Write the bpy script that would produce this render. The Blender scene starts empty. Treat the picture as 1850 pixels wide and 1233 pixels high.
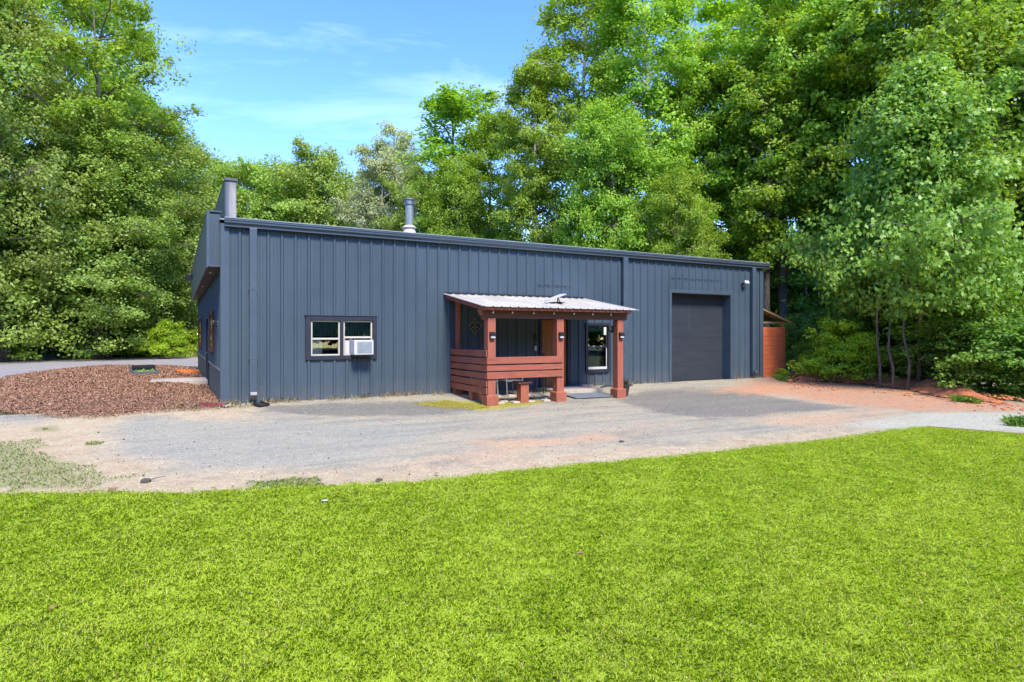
import bpy, math, random
import numpy as np
from mathutils import Vector, Matrix
R = math.radians
S = bpy.context.scene
COL = S.collection
# ------------------------------------------------------------------ camera
CAM = (-0.94, -15.25, 1.55)
YAW = R(28.91)
cam = bpy.data.cameras.new('camera')
cam.sensor_width = 36.0
cam.lens = 36.0 * 1102 / 1850
cam.shift_y = -10.5 / 1850
cam.clip_end = 3000
camo = bpy.data.objects.new('camera', cam)
camo.location = CAM
camo.rotation_euler = (R(90), 0, -YAW)
COL.objects.link(camo)
S.camera = camo
# ------------------------------------------------------------------ light
SUN_EL, SUN_AZ = R(49), math.atan2(-0.08, -1.0)      # azimuth from +Y towards +X
sd = Vector((math.sin(SUN_AZ) * math.cos(SUN_EL), math.cos(SUN_AZ) * math.cos(SUN_EL), math.sin(SUN_EL)))
sun = bpy.data.lights.new('sun', 'SUN')
sun.energy = 2.0
sun.angle = R(14)
sun.color = (1.0, 0.93, 0.82)
suno = bpy.data.objects.new('sun', sun)
suno.rotation_euler = sd.to_track_quat('Z', 'Y').to_euler()
COL.objects.link(suno)
W = bpy.data.worlds.new('World')
S.world = W
W.use_nodes = True
nt = W.node_tree
for n in list(nt.nodes): nt.nodes.remove(n)
wo = nt.nodes.new('ShaderNodeOutputWorld')
bg = nt.nodes.new('ShaderNodeBackground')
sky = nt.nodes.new('ShaderNodeTexSky')
sky.sky_type = 'NISHITA'
sky.sun_disc = False
sky.sun_elevation = SUN_EL
sky.sun_rotation = SUN_AZ
sky.air_density = 1.0
sky.dust_density = 0.0
sky.ozone_density = 2.0
tc = nt.nodes.new('ShaderNodeTexCoord')
mp = nt.nodes.new('ShaderNodeMapping')
mp.inputs['Scale'].default_value = (1.2, 1.2, 7.0)
mp.inputs['Rotation'].default_value = (0.25, 0.1, 0.3)
nz = nt.nodes.new('ShaderNodeTexNoise')
nz.inputs['Scale'].default_value = 1.3
nz.inputs['Detail'].default_value = 7
nz.inputs['Roughness'].default_value = 0.62
nz.inputs['Distortion'].default_value = 0.5
cr = nt.nodes.new('ShaderNodeMapRange')
cr.inputs['From Min'].default_value = 0.52
cr.inputs['From Max'].default_value = 0.8
cr.inputs['To Min'].default_value = 0.05
cr.inputs['To Max'].default_value = 0.34
mx = nt.nodes.new('ShaderNodeMix')
mx.data_type = 'RGBA'
mx.inputs[7].default_value = (3.5, 4.2, 6.0, 1)
nt.links.new(tc.outputs['Generated'], mp.inputs['Vector'])
nt.links.new(mp.outputs[0], nz.inputs['Vector'])
nt.links.new(nz.outputs['Fac'], cr.inputs['Value'])
nt.links.new(cr.outputs[0], mx.inputs[0])
nt.links.new(sky.outputs[0], mx.inputs[6])
hsv = nt.nodes.new('ShaderNodeHueSaturation')
hsv.inputs['Saturation'].default_value = 1.38
hsv.inputs['Value'].default_value = 0.83
hsv.inputs['Hue'].default_value = 0.522
nt.links.new(sky.outputs[0], hsv.inputs['Color'])
nt.links.new(hsv.outputs[0], mx.inputs[6])
nt.links.new(mx.outputs[2], bg.inputs['Color'])
bg.inputs['Strength'].default_value = 0.15
nt.links.new(bg.outputs[0], wo.inputs['Surface'])
S.view_settings.view_transform = 'Standard'
S.view_settings.look = 'None'
S.view_settings.exposure = 2.0
S.view_settings.gamma = 1
S.cycles.max_bounces = 8
S.cycles.diffuse_bounces = 5
S.cycles.transmission_bounces = 4
S.cycles.transparent_max_bounces = 8

# ------------------------------------------------------------------ helpers
rng = np.random.default_rng(7)
random.seed(7)
CY, SY = math.cos(YAW), math.sin(YAW)

def ray(px, py):
    X = (px - 925) / 1102; Z = -(py - 606) / 1102
    return (X * CY + SY, -X * SY + CY, Z)

def gz(x, y):
    return -0.35 * (1 - math.exp(min(y, 0) / 4.5))

def gzn(y):
    return -0.35 * (1 - np.exp(np.minimum(y, 0) / 4.5))

def gp(px, py, up=0.0):
    """ground point of the photograph's pixel"""
    d = ray(px, py); z = -0.1
    for _ in range(12):
        t = (z - CAM[2]) / d[2]
        x, y = CAM[0] + t * d[0], CAM[1] + t * d[1]
        z = gz(x, y) + up
    return (x, y, z)

def at(px, Z, z=None):
    """point at distance Z in front of the viewpoint, standing on the ground"""
    d = ray(px, 606)
    x, y = CAM[0] + Z * d[0], CAM[1] + Z * d[1]
    return (x, y, gz(x, y) if z is None else z)

def empty(name, loc=(0, 0, 0), rz=0):
    o = bpy.data.objects.new(name, None)
    o.location = loc; o.rotation_euler = (0, 0, rz); o.empty_display_size = 0.2
    COL.objects.link(o)
    return o

def tag(o, label=None, cat=None, group=None, kind=None):
    if label: o['label'] = label
    if cat: o['category'] = cat
    if group: o['group'] = group
    if kind: o['kind'] = kind
    return o

def link(name, me, mat, parent=None, smooth=False, bevel=0):
    if mat is not None:
        me.materials.append(mat)
    o = bpy.data.objects.new(name, me)
    COL.objects.link(o)
    if parent: o.parent = parent
    if smooth:
        me.polygons.foreach_set('use_smooth', np.ones(len(me.polygons), dtype=bool))
    if bevel:
        b = o.modifiers.new('bevel', 'BEVEL'); b.width = bevel; b.segments = 2; b.limit_method = 'ANGLE'
    return o

def np_mesh(name, V, nper, mat_index=None):
    """mesh of disjoint polygons each with nper vertices; V (n*nper,3)"""
    me = bpy.data.meshes.new(name)
    nv = len(V); nf = nv // nper
    me.vertices.add(nv); me.vertices.foreach_set('co', np.ascontiguousarray(V, dtype=np.float32).ravel())
    me.loops.add(nv); me.loops.foreach_set('vertex_index', np.arange(nv, dtype=np.int32))
    me.polygons.add(nf)
    me.polygons.foreach_set('loop_start', np.arange(0, nv, nper, dtype=np.int32))
    me.polygons.foreach_set('loop_total', np.full(nf, nper, dtype=np.int32))
    me.update(calc_edges=True)
    return me

class MB:
    def __init__(s): s.v = []; s.f = []
    def add(s, vs, fs):
        n = len(s.v); s.v += [tuple(v) for v in vs]; s.f += [tuple(i + n for i in f) for f in fs]
    def box(s, x0, x1, y0, y1, z0, z1, M=None):
        vs = [Vector((x, y, z)) for z in (z0, z1) for y in (y0, y1) for x in (x0, x1)]
        if M is not None: vs = [M @ v for v in vs]
        s.add(vs, [(0, 2, 3, 1), (4, 5, 7, 6), (0, 1, 5, 4), (2, 6, 7, 3), (0, 4, 6, 2), (1, 3, 7, 5)])
    def tube(s, pts, rad, n=8, cap=True):
        pts = [Vector(p) for p in pts]
        if not hasattr(rad, '__len__'): rad = [rad] * len(pts)
        base = len(s.v); prev = None
        for i, p in enumerate(pts):
            d = (pts[min(i + 1, len(pts) - 1)] - pts[max(i - 1, 0)])
            if d.length < 1e-9: d = Vector((0, 0, 1))
            d.normalize()
            if prev is None:
                a = Vector((1, 0, 0)) if abs(d.x) < 0.8 else Vector((0, 1, 0))
                u = d.cross(a).normalized()
            else:
                u = (prev - d * prev.dot(d))
                u = u.normalized() if u.length > 1e-6 else d.orthogonal().normalized()
            prev = u; w = d.cross(u)
            for k in range(n):
                t = 2 * math.pi * k / n
                s.v.append(tuple(p + (u * math.cos(t) + w * math.sin(t)) * rad[i]))
        for i in range(len(pts) - 1):
            for k in range(n):
                a = base + i * n + k; b = base + i * n + (k + 1) % n
                s.f.append((a, b, b + n, a + n))
        if cap:
            s.f.append(tuple(base + k for k in reversed(range(n))))
            s.f.append(tuple(base + (len(pts) - 1) * n + k for k in range(n)))
    def lathe(s, prof, c=(0, 0, 0), n=20):
        base = len(s.v)
        for r, z in prof:
            for k in range(n):
                t = 2 * math.pi * k / n
                s.v.append((c[0] + r * math.cos(t), c[1] + r * math.sin(t), c[2] + z))
        for i in range(len(prof) - 1):
            for k in range(n):
                a = base + i * n + k; b = base + i * n + (k + 1) % n
                s.f.append((a, b, b + n, a + n))
        s.f.append(tuple(base + k for k in reversed(range(n))))
        s.f.append(tuple(base + (len(prof) - 1) * n + k for k in range(n)))
    def build(s, name, mat, parent=None, smooth=False, bevel=0):
        me = bpy.data.meshes.new(name)
        me.from_pydata(s.v, [], s.f); me.update()
        return link(name, me, mat, parent, smooth, bevel)

# ------------------------------------------------------------------ materials
class NT:
    def __init__(s, name):
        s.m = bpy.data.materials.new(name); s.m.use_nodes = True
        s.t = s.m.node_tree; s.b = s.t.nodes['Principled BSDF']; s.o = s.t.nodes['Material Output']
    def n(s, ty, **kw):
        nd = s.t.nodes.new(ty)
        for k, v in kw.items():
            if k in nd.inputs: nd.inputs[k].default_value = v
            else: setattr(nd, k, v)
        return nd
    def l(s, a, b): s.t.links.new(a, b)
    def coord(s, scale=(1, 1, 1)):
        c = s.n('ShaderNodeTexCoord'); m = s.n('ShaderNodeMapping'); m.inputs['Scale'].default_value = scale
        s.l(c.outputs['Object'], m.inputs['Vector']); return m.outputs[0]
    def noise(s, scale, detail=4, rough=0.55, vec=None, dist=0.0):
        n = s.n('ShaderNodeTexNoise', Scale=scale, Detail=detail, Roughness=rough, Distortion=dist)
        s.l(vec if vec is not None else s.coord(), n.inputs['Vector']); return n.outputs['Fac']
    def rng(s, v, a, b, c=0.0, d=1.0):
        m = s.n('ShaderNodeMapRange')
        for k, x in zip(('From Min', 'From Max', 'To Min', 'To Max'), (a, b, c, d)): m.inputs[k].default_value = x
        s.l(v, m.inputs['Value']); return m.outputs[0]
    def mix(s, f, a, b, mode='MIX'):
        m = s.n('ShaderNodeMix'); m.data_type = 'RGBA'; m.blend_type = mode
        for i, x in ((0, f), (6, a), (7, b)):
            if isinstance(x, (int, float)): m.inputs[i].default_value = x
            elif isinstance(x, tuple): m.inputs[i].default_value = (*x, 1) if len(x) == 3 else x
            else: s.l(x, m.inputs[i])
        return m.outputs[2]
    def math(s, op, a, b=0.0):
        m = s.n('ShaderNodeMath'); m.operation = op
        for i, x in enumerate((a, b)):
            if isinstance(x, (int, float)): m.inputs[i].default_value = x
            else: s.l(x, m.inputs[i])
        return m.outputs[0]
    def bump(s, h, strength=0.3, dist=0.01):
        b = s.n('ShaderNodeBump', Strength=strength, Distance=dist)
        s.l(h, b.inputs['Height']); s.l(b.outputs[0], s.b.inputs['Normal'])
    def base(s, c):
        if isinstance(c, tuple): s.b.inputs['Base Color'].default_value = (*c, 1)
        else: s.l(c, s.b.inputs['Base Color'])
    def set(s, **kw):
        for k, v in kw.items(): s.b.inputs[k.replace('_', ' ')].default_value = v
        return s

def mat_simple(name, c, rough=0.5, var=0.2, scale=6, bump=0.0, metallic=0.0, stretch=(1, 1, 1), spec=0.5):
    m = NT(name)
    v = m.noise(scale, 5, 0.6, m.coord(stretch))
    f = m.rng(v, 0.3, 0.7)
    lo = tuple(max(0, x * (1 - var)) for x in c); hi = tuple(min(1, x * (1 + var)) for x in c)
    m.base(m.mix(f, lo, hi))
    m.set(Roughness=rough, Metallic=metallic, Specular_IOR_Level=spec)
    if bump: m.bump(v, bump, 0.01)
    return m.m

def mat_metal_siding():
    m = NT('blue_siding')
    big = m.noise(0.7, 4, 0.6, m.coord((1, 1, 0.6)))
    fine = m.noise(60, 3, 0.6)
    st = m.noise(5, 5, 0.6, m.coord((3, 3, 0.25)))
    c = m.mix(m.rng(big, 0.35, 0.65), (0.041, 0.063, 0.082), (0.052, 0.077, 0.100))
    c = m.mix(m.rng(st, 0.55, 0.8, 0, 0.45), c, (0.069, 0.088, 0.107))
    # dusty splash-back near the ground
    g = m.n('ShaderNodeNewGeometry'); sx = m.n('ShaderNodeSeparateXYZ'); m.l(g.outputs['Position'], sx.inputs[0])
    dz = m.rng(sx.outputs['Z'], 0.0, 0.45, 0.5, 0.0)
    c = m.mix(m.math('MULTIPLY', dz, m.rng(st, 0.3, 0.75)), c, (0.165, 0.143, 0.120))
    # screw heads on the girt lines
    sn = m.math('ABSOLUTE', m.math('SUBTRACT', m.math('FRACT', m.math('DIVIDE', sx.outputs['Z'], 0.98)), 0.5))
    sh = m.math('LESS_THAN', sn, 0.009)
    fx = m.math('ABSOLUTE', m.math('SUBTRACT', m.math('FRACT', m.math('DIVIDE', m.math('ADD', sx.outputs['X'], 0.05), 0.3048)), 0.5))
    sv = m.math('LESS_THAN', fx, 0.03)
    c = m.mix(m.math('MULTIPLY', m.math('MULTIPLY', sh, sv), 0.85), c, (0.016, 0.021, 0.028))
    m.base(c); m.set(Roughness=0.42, Specular_IOR_Level=0.45)
    m.bump(m.mix(0.3, big, fine), 0.12, 0.01)
    return m.m

def mat_wood(name, c1, c2, grain='x', rough=0.6, dark=(0.05, 0.02, 0.015)):
    m = NT(name)
    st = {'x': (0.6, 9, 9), 'z': (9, 9, 0.6), 'y': (9, 0.6, 9)}[grain]
    g = m.noise(4, 7, 0.65, m.coord(st), 0.4)
    big = m.noise(1.7, 4, 0.6)
    c = m.mix(m.rng(g, 0.3, 0.72), c1, c2)
    c = m.mix(m.rng(big, 0.52, 0.8, 0, 0.5), c, dark)
    m.base(c); m.set(Roughness=rough); m.bump(g, 0.35, 0.006)
    return m.m

def mat_glass(name, tint=(0.02, 0.03, 0.03), alpha=0.75):
    m = NT(name)
    tr = m.n('ShaderNodeBsdfTransparent'); tr.inputs[0].default_value = (0.86, 0.9, 0.88, 1)
    gl = m.n('ShaderNodeBsdfGlossy', Roughness=0.01)
    w = m.noise(2.2, 2); bp = m.n('ShaderNodeBump', Strength=0.03, Distance=0.02); m.l(w, bp.inputs['Height']); m.l(bp.outputs[0], gl.inputs['Normal'])
    fr = m.n('ShaderNodeFresnel', IOR=1.65)
    mx = m.n('ShaderNodeMixShader'); m.l(fr.outputs[0], mx.inputs[0]); m.l(tr.outputs[0], mx.inputs[1]); m.l(gl.outputs[0], mx.inputs[2])
    m.l(mx.outputs[0], m.o.inputs['Surface'])
    return m.m

def mat_leaf(name, c_dark, c_light, tips, trans=0.46, rough=0.5):
    m = NT(name)
    g = m.n('ShaderNodeNewGeometry'); oi = m.n('ShaderNodeObjectInfo')
    big = m.noise(0.35, 3, 0.6)
    c = m.mix(g.outputs['Random Per Island'], c_dark, c_light)
    c = m.mix(m.rng(big, 0.42, 0.72, 0, 0.7), c, tips)
    hs = m.n('ShaderNodeHueSaturation')
    m.l(m.rng(oi.outputs['Random'], 0, 1, 0.490, 0.512), hs.inputs['Hue'])
    m.l(m.rng(oi.outputs['Random'], 0, 1, 0.86, 1.16), hs.inputs['Value'])
    m.l(c, hs.inputs['Color']); c = hs.outputs[0]
    m.base(c); m.set(Roughness=rough, Specular_IOR_Level=0.35)
    tl = m.n('ShaderNodeBsdfTranslucent')
    m.l(m.mix(1.0, c, (1.25, 1.15, 0.5), 'MULTIPLY'), tl.inputs['Color'])
    mx = m.n('ShaderNodeMixShader'); mx.inputs[0].default_value = trans
    m.l(m.b.outputs[0], mx.inputs[1]); m.l(tl.outputs[0], mx.inputs[2]); m.l(mx.outputs[0], m.o.inputs['Surface'])
    return m.m

M = {}
M['siding'] = mat_metal_siding()
M['trim'] = mat_simple('blue_trim', (0.052, 0.076, 0.099), 0.4, 0.12, 2, 0.05)
M['gutter'] = mat_simple('gutter_metal', (0.058, 0.078, 0.100), 0.32, 0.15, 3, 0.05, stretch=(0.274, 0.900, 0.900))
M['roof_edge'] = mat_simple('roof_metal', (0.205, 0.246, 0.254), 0.35, 0.15, 2)
M['soffit'] = mat_simple('soffit', (0.025, 0.029, 0.037), 0.6)
M['garage'] = mat_simple('garage_door_paint', (0.026, 0.031, 0.041), 0.5, 0.14, 2.5, 0.1, stretch=(0.4, 1, 2))
M['wtrim'] = mat_simple('dark_trim', (0.013, 0.016, 0.028), 0.5, 0.15, 5)
M['vinyl'] = mat_simple('sash_white', (0.460, 0.432, 0.362), 0.45, 0.1, 8)
M['white'] = mat_simple('white_plastic', (0.461, 0.467, 0.459), 0.4, 0.05, 5)
M['grille'] = mat_simple('grey_grille', (0.205, 0.238, 0.262), 0.6, 0.1, 20)
M['black'] = mat_simple('black_metal', (0.015, 0.015, 0.016), 0.4, 0.2, 8)
M['glass'] = mat_glass('window_glass')
M['curtain'] = mat_simple('curtain', (0.80, 0.75, 0.62), 0.9, 0.1, 8)
M['interior'] = mat_simple('interior', (0.021, 0.021, 0.023), 0.9, 0.2, 1)
M['redx'] = mat_wood('porch_wood_long', (0.212, 0.058, 0.032), (0.339, 0.103, 0.057), 'x', dark=(0.146, 0.043, 0.026))
M['redy'] = mat_wood('porch_wood_side', (0.183, 0.053, 0.030), (0.310, 0.094, 0.052), 'y', dark=(0.120, 0.040, 0.023))
M['redz'] = mat_wood('porch_wood_post', (0.240, 0.067, 0.038), (0.366, 0.112, 0.062), 'z', dark=(0.172, 0.050, 0.029))
M['shed'] = mat_wood('shed_boards', (0.682, 0.135, 0.045), (0.858, 0.220, 0.081), 'x', dark=(0.396, 0.080, 0.032))
M['tanwood'] = mat_wood('tan_timber', (0.369, 0.246, 0.115), (0.492, 0.344, 0.180), 'y', dark=(0.25, 0.16, 0.08))
M['door'] = mat_wood('varnished_door', (0.213, 0.070, 0.015), (0.344, 0.131, 0.033), 'z', 0.4, dark=(0.13, 0.04, 0.012))
M['rooftin'] = mat_simple('galvanised_roof', (0.541, 0.504, 0.408), 0.42, 0.2, 2.2, 0.08, metallic=0.1, stretch=(0.900, 0.381, 0.850))
M['galv'] = mat_simple('galvanised', (0.295, 0.295, 0.295), 0.42, 0.2, 8, metallic=0.9)
M['flue'] = mat_simple('flue_steel', (0.30, 0.33, 0.30), 0.3, 0.35, 5, metallic=.45, stretch=(6, 6, 0.5))
M['whiteflash'] = mat_simple('flue_flashing', (0.541, 0.476, 0.451), 0.6, 0.15, 7)
def mat_stained():
    m = NT('stained_parapet')
    s = m.noise(3, 6, 0.65, m.coord((4, 4, 0.6)), 0.6)
    g = m.n('ShaderNodeNewGeometry'); sx = m.n('ShaderNodeSeparateXYZ'); m.l(g.outputs['Position'], sx.inputs[0])
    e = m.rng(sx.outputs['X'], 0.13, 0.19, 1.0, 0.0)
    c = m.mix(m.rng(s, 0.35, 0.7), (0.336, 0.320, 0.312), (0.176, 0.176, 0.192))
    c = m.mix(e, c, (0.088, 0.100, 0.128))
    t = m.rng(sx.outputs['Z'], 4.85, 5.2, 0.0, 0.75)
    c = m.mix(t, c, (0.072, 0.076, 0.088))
    m.base(c); m.set(Roughness=0.6); return m.m
M['stained'] = mat_stained()
M['concrete'] = mat_simple('concrete', (0.378, 0.329, 0.261), 0.88, 0.2, 9, 0.3)
M['brick'] = mat_simple('tan_brick', (0.344, 0.262, 0.197), 0.85, 0.25, 20, 0.4)
M['bark'] = mat_simple('bark', (0.135, 0.110, 0.085), 0.9, 0.5, 5, 0.8, stretch=(3, 3, 0.6))
M['bark_pale'] = mat_simple('pale_bark', (0.42, 0.37, 0.31), 0.85, 0.4, 3, 0.6, stretch=(2, 2, 0.7))
M['bark_dark'] = mat_simple('dark_bark', (0.075, 0.06, 0.05), 0.9, 0.4, 5, 0.8, stretch=(3, 3, 0.6))
M['leafA'] = mat_leaf('leaf_green', (0.154, 0.300, 0.028), (0.320, 0.503, 0.050), (0.407, 0.563, 0.067))
M['leafB'] = mat_leaf('leaf_soft_green', (0.185, 0.300, 0.056), (0.345, 0.491, 0.095), (0.443, 0.551, 0.134))
M['leafC'] = mat_leaf('leaf_silver_green', (0.14, 0.26, 0.035), (0.27, 0.42, 0.065), (0.36, 0.51, 0.10), rough=0.42)
M['leafD'] = mat_leaf('leaf_pale', (0.296, 0.383, 0.190), (0.443, 0.516, 0.291), (0.542, 0.587, 0.381))
M['leafY'] = mat_leaf('leaf_bright', (0.234, 0.396, 0.022), (0.407, 0.587, 0.039), (0.505, 0.659, 0.056), trans=0.5)
M['leafK'] = mat_leaf('leaf_deep', (0.099, 0.216, 0.025), (0.197, 0.348, 0.040), (0.259, 0.408, 0.056), trans=0.42)
M['slate'] = mat_simple('blue_mat', (0.131, 0.148, 0.164), 0.9, 0.3, 20)

# ------------------------------------------------------------------ ground
def grid(xs, ys):
    X, Y = np.meshgrid(xs, ys)
    return X.ravel(), Y.ravel(), len(xs), len(ys)

def grid_mesh(name, X, Y, Z, nx, ny, keep=None):
    me = bpy.data.meshes.new(name)
    idx = np.arange(nx * ny).reshape(ny, nx)
    q = np.stack([idx[:-1, :-1], idx[:-1, 1:], idx[1:, 1:], idx[1:, :-1]], -1).reshape(-1, 4)
    if keep is not None:
        q = q[keep[q].all(axis=1)]
        used = np.unique(q); mp_ = np.full(nx * ny, -1); mp_[used] = np.arange(len(used))
        q = mp_[q]; X, Y, Z = X[used], Y[used], Z[used]
    else: used = np.arange(nx * ny)
    V = np.stack([X, Y, Z], 1).astype(np.float32)
    me.vertices.add(len(V)); me.vertices.foreach_set('co', V.ravel())
    me.loops.add(q.size); me.loops.foreach_set('vertex_index', q.ravel().astype(np.int32))
    me.polygons.add(len(q))
    me.polygons.foreach_set('loop_start', np.arange(0, q.size, 4, dtype=np.int32))
    me.polygons.foreach_set('loop_total', np.full(len(q), 4, dtype=np.int32))
    me.update(calc_edges=True)
    me.polygons.foreach_set('use_smooth', np.ones(len(q), dtype=bool))
    return me, used

def vnoise(x, y, seed=0):
    """smooth value noise 0..1"""
    def h(i, j):
        n = (i.astype(np.int64) * 374761393 + j.astype(np.int64) * 668265263 + seed * 1442695041) & 0x7fffffff
        n = ((n ^ (n >> 13)) * 1274126177) & 0x7fffffff
        return ((n ^ (n >> 16)) & 0xffff) / 65535.0
    i, j = np.floor(x), np.floor(y); u, v = x - i, y - j
    u, v = u * u * (3 - 2 * u), v * v * (3 - 2 * v)
    return (h(i, j) * (1 - u) + h(i + 1, j) * u) * (1 - v) + (h(i, j + 1) * (1 - u) + h(i + 1, j + 1) * u) * v

def fbm(x, y, seed=0, o=4):
    t = 0; a = 0.5
    for k in range(o):
        t = t + a * vnoise(x * 2 ** k, y * 2 ** k, seed + k); a *= 0.5
    return t / (1 - 0.5 ** o)

def poly_sd(X, Y, P):
    """signed distance, positive inside polygon P"""
    P = [(p[0], p[1]) for p in P]
    d = np.full(X.shape, 1e9); ins = np.zeros(X.shape, dtype=bool)
    for (x0, y0), (x1, y1) in zip(P, P[1:] + P[:1]):
        ex, ey = x1 - x0, y1 - y0; L = ex * ex + ey * ey + 1e-12
        t = np.clip(((X - x0) * ex + (Y - y0) * ey) / L, 0, 1)
        d = np.minimum(d, np.hypot(X - x0 - t * ex, Y - y0 - t * ey))
        c = ((y0 > Y) != (y1 > Y)) & (X < (x1 - x0) * (Y - y0) / ((y1 - y0) if y1 != y0 else 1e-9) + x0)
        ins ^= c
    return np.where(ins, d, -d)

def mask(X, Y, P, soft, seed, amp):
    sd_ = poly_sd(X, Y, P) + (fbm(X / (amp * 2 + .3), Y / (amp * 2 + .3), seed) - 0.5) * 2 * amp
    return np.clip(sd_ / soft + 0.5, 0, 1)

def attr(me, name, vals):
    a = me.attributes.new(name, 'FLOAT', 'POINT'); a.data.foreach_set('value', vals.astype(np.float32))

# lawn outline
LAWN_EDGE = [gp(-700, 905), gp(-250, 900), gp(0, 894), gp(150, 894), gp(300, 893), gp(430, 888), gp(560, 881), gp(700, 876), gp(800, 868), gp(900, 857),
             gp(1000, 846), gp(1100, 837), gp(1200, 828), gp(1300, 818), gp(1400, 806), gp(1480, 798), gp(1560, 788), gp(1620, 778), gp(1670, 773),
             gp(1850, 786), gp(2100, 806)]
LAWN = LAWN_EDGE + [(14, -22, 0), (-20, -26, 0)]
# outer ground: forest floor and rough grass
ys = np.concatenate([np.linspace(-80, -30, 8), np.linspace(-26, 0, 40), np.linspace(1, 60, 60), np.linspace(70, 1400, 24)])
xs = np.concatenate([np.linspace(-900, -60, 14), np.linspace(-50, 60, 111), np.linspace(70, 900, 14)])
X, Y, nx, ny = grid(xs, ys)
Z = gzn(Y) - 0.035
me, _ = grid_mesh('ground', X, Y, Z, nx, ny)
g1 = poly_sd(X, Y, [gp(-500, 640), gp(150, 641), gp(360, 646), (2, 60, 0), (-60, 90, 0)])
attr(me, 'rough_grass', np.clip(g1 / 3 + 0.5, 0, 1))
m = NT('forest_floor')
a = m.n('ShaderNodeAttribute', attribute_name='rough_grass')
n1 = m.noise(1.2, 6, 0.7); n2 = m.noise(14, 5, 0.7)
c = m.mix(m.rng(n2, 0.3, 0.7), (0.045, 0.04, 0.022), (0.10, 0.08, 0.045))
c = m.mix(m.rng(n1, 0.45, 0.6), c, (0.05, 0.10, 0.02))
cg = m.mix(m.rng(n2, 0.3, 0.7), (0.14, 0.24, 0.03), (0.34, 0.38, 0.08))
c = m.mix(a.outputs['Fac'], c, cg)
m.base(c); m.set(Roughness=0.95); m.bump(n2, 0.8, 0.05)
o = link('ground', me, m.m); tag(o, kind='structure')

# parking lot: worn asphalt and gravel
xs = np.arange(-16, 30.01, 0.09); ys = np.arange(-13.5, 0.06, 0.07)
X, Y, nx, ny = grid(xs, ys)
Z = gzn(Y) - 0.012 + (fbm(X / 1.3, Y / 1.3, 3) - 0.5) * 0.022 + (fbm(X / .22, Y / .22, 9, 2) - .5) * 0.008
lot_poly = [(-16, -13.5, 0), (30, -13.5, 0), (30, -3.2, 0), gp(1850, 722), gp(1700, 712), gp(1560, 695), gp(1430, 687), (18.2, -0.3, 0), (18.2, 0.2, 0), (-0.2, 0.2, 0), (-0.2, -0.2, 0), gp(250, 744), gp(130, 748), gp(0, 740), gp(-300, 730), (-16, 1, 0)]
# (the bed, the clay bank and the lawn lie over its edges)
me, used = grid_mesh('parking_lot', X, Y, Z, nx, ny)
X, Y = X[used], Y[used]
clay = mask(X, Y, [gp(1405, 676), gp(1560, 680), gp(1700, 706), gp(1900, 735), gp(1830, 742), gp(1660, 742), gp(1530, 731), gp(1400, 712), gp(1300, 708)], 1.6, 5, 0.5)
clay2 = mask(X, Y, [gp(1195, 703), gp(1260, 703), gp(1420, 700), gp(1560, 726), gp(1650, 745), gp(1480, 772), gp(1200, 765), gp(1050, 800), gp(900, 830), gp(700, 850), gp(900, 800), gp(1130, 770), gp(1330, 758), gp(1540, 740), gp(1330, 712)], 2.0, 15, 1.0)
clay3 = mask(X, Y, [gp(860, 798), gp(1080, 782), gp(1160, 793), gp(900, 812)], 0.7, 16, .35)
dark = np.maximum(mask(X, Y, [gp(1120, 712), gp(1240, 700), gp(1330, 706), gp(1530, 735), gp(1420, 746), gp(1290, 752), gp(1180, 745)], 1.0, 6, 0.5),
                  mask(X, Y, [gp(480, 735), gp(620, 728), gp(800, 724), gp(880, 738), gp(760, 752), gp(560, 748)], 0.6, 7, 0.4) * 0.9)
tan = mask(X, Y, [gp(-200, 760), gp(60, 768), gp(160, 745), gp(420, 730), gp(470, 735), gp(440, 765), gp(250, 752), gp(190, 770), gp(230, 830), gp(300, 850), gp(560, 852), gp(760, 842), gp(1000, 815), gp(1200, 800), gp(1430, 782), gp(1600, 775), gp(1560, 800), gp(1000, 870), gp(560, 900), gp(-200, 920)], 1.3, 8, 0.5)
white = mask(X, Y, [gp(1560, 768), gp(1700, 748), gp(1900, 742), gp(1950, 780), gp(1700, 774)], 1.2, 9, 0.5)
bluish = mask(X, Y, [gp(195, 762), gp(430, 758), gp(800, 770), gp(640, 830), gp(320, 838), gp(200, 820)], 1.5, 10, 0.6)
grassm = np.maximum.reduce([mask(X, Y, [gp(-200, 800), gp(60, 800), gp(110, 830), gp(190, 850), gp(170, 880), gp(-200, 885)], 0.6, 11, 0.45) * 0.8,
                            mask(X, Y, [gp(60, 772), gp(100, 768), gp(105, 778), gp(60, 780)], 0.25, 12, 0.1),
                            mask(X, Y, [gp(445, 866), gp(590, 868), gp(600, 882), gp(450, 884)], 0.25, 13, 0.15)])
moss = mask(X, Y, [gp(745, 728), gp(800, 722), gp(880, 726), gp(1000, 722), gp(960, 733), gp(870, 742), gp(800, 736)], 0.35, 14, 0.2)
for k, v in dict(clay=clay, clay2=np.maximum(clay2 * .8, clay3), dark=dark, tan=tan, white=white, bluish=bluish, grassm=grassm, moss=moss).items(): attr(me, k, v)
m = NT('worn_asphalt')
A = lambda k: m.n('ShaderNodeAttribute', attribute_name=k).outputs['Fac']
vo = m.n('ShaderNodeTexVoronoi', Scale=55.0); m.l(m.coord(), vo.inputs['Vector'])
vb = m.n('ShaderNodeSeparateColor'); m.l(vo.outputs['Color'], vb.inputs[0]); rnd = vb.outputs[0]
n1 = m.noise(1.1, 6, 0.65); n2 = m.noise(9, 6, 0.7); n3 = m.noise(3.2, 6, 0.7, None, 0.6)
def brk(att, lo=0.25, hi=0.75, nn=None):
    # break a mask's edge with noise
    return m.rng(m.math('ADD', m.math('MULTIPLY', att, 1.15), m.math('MULTIPLY', m.math('SUBTRACT', nn if nn is not None else n2, 0.5), 1.5)), lo, hi)
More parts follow.
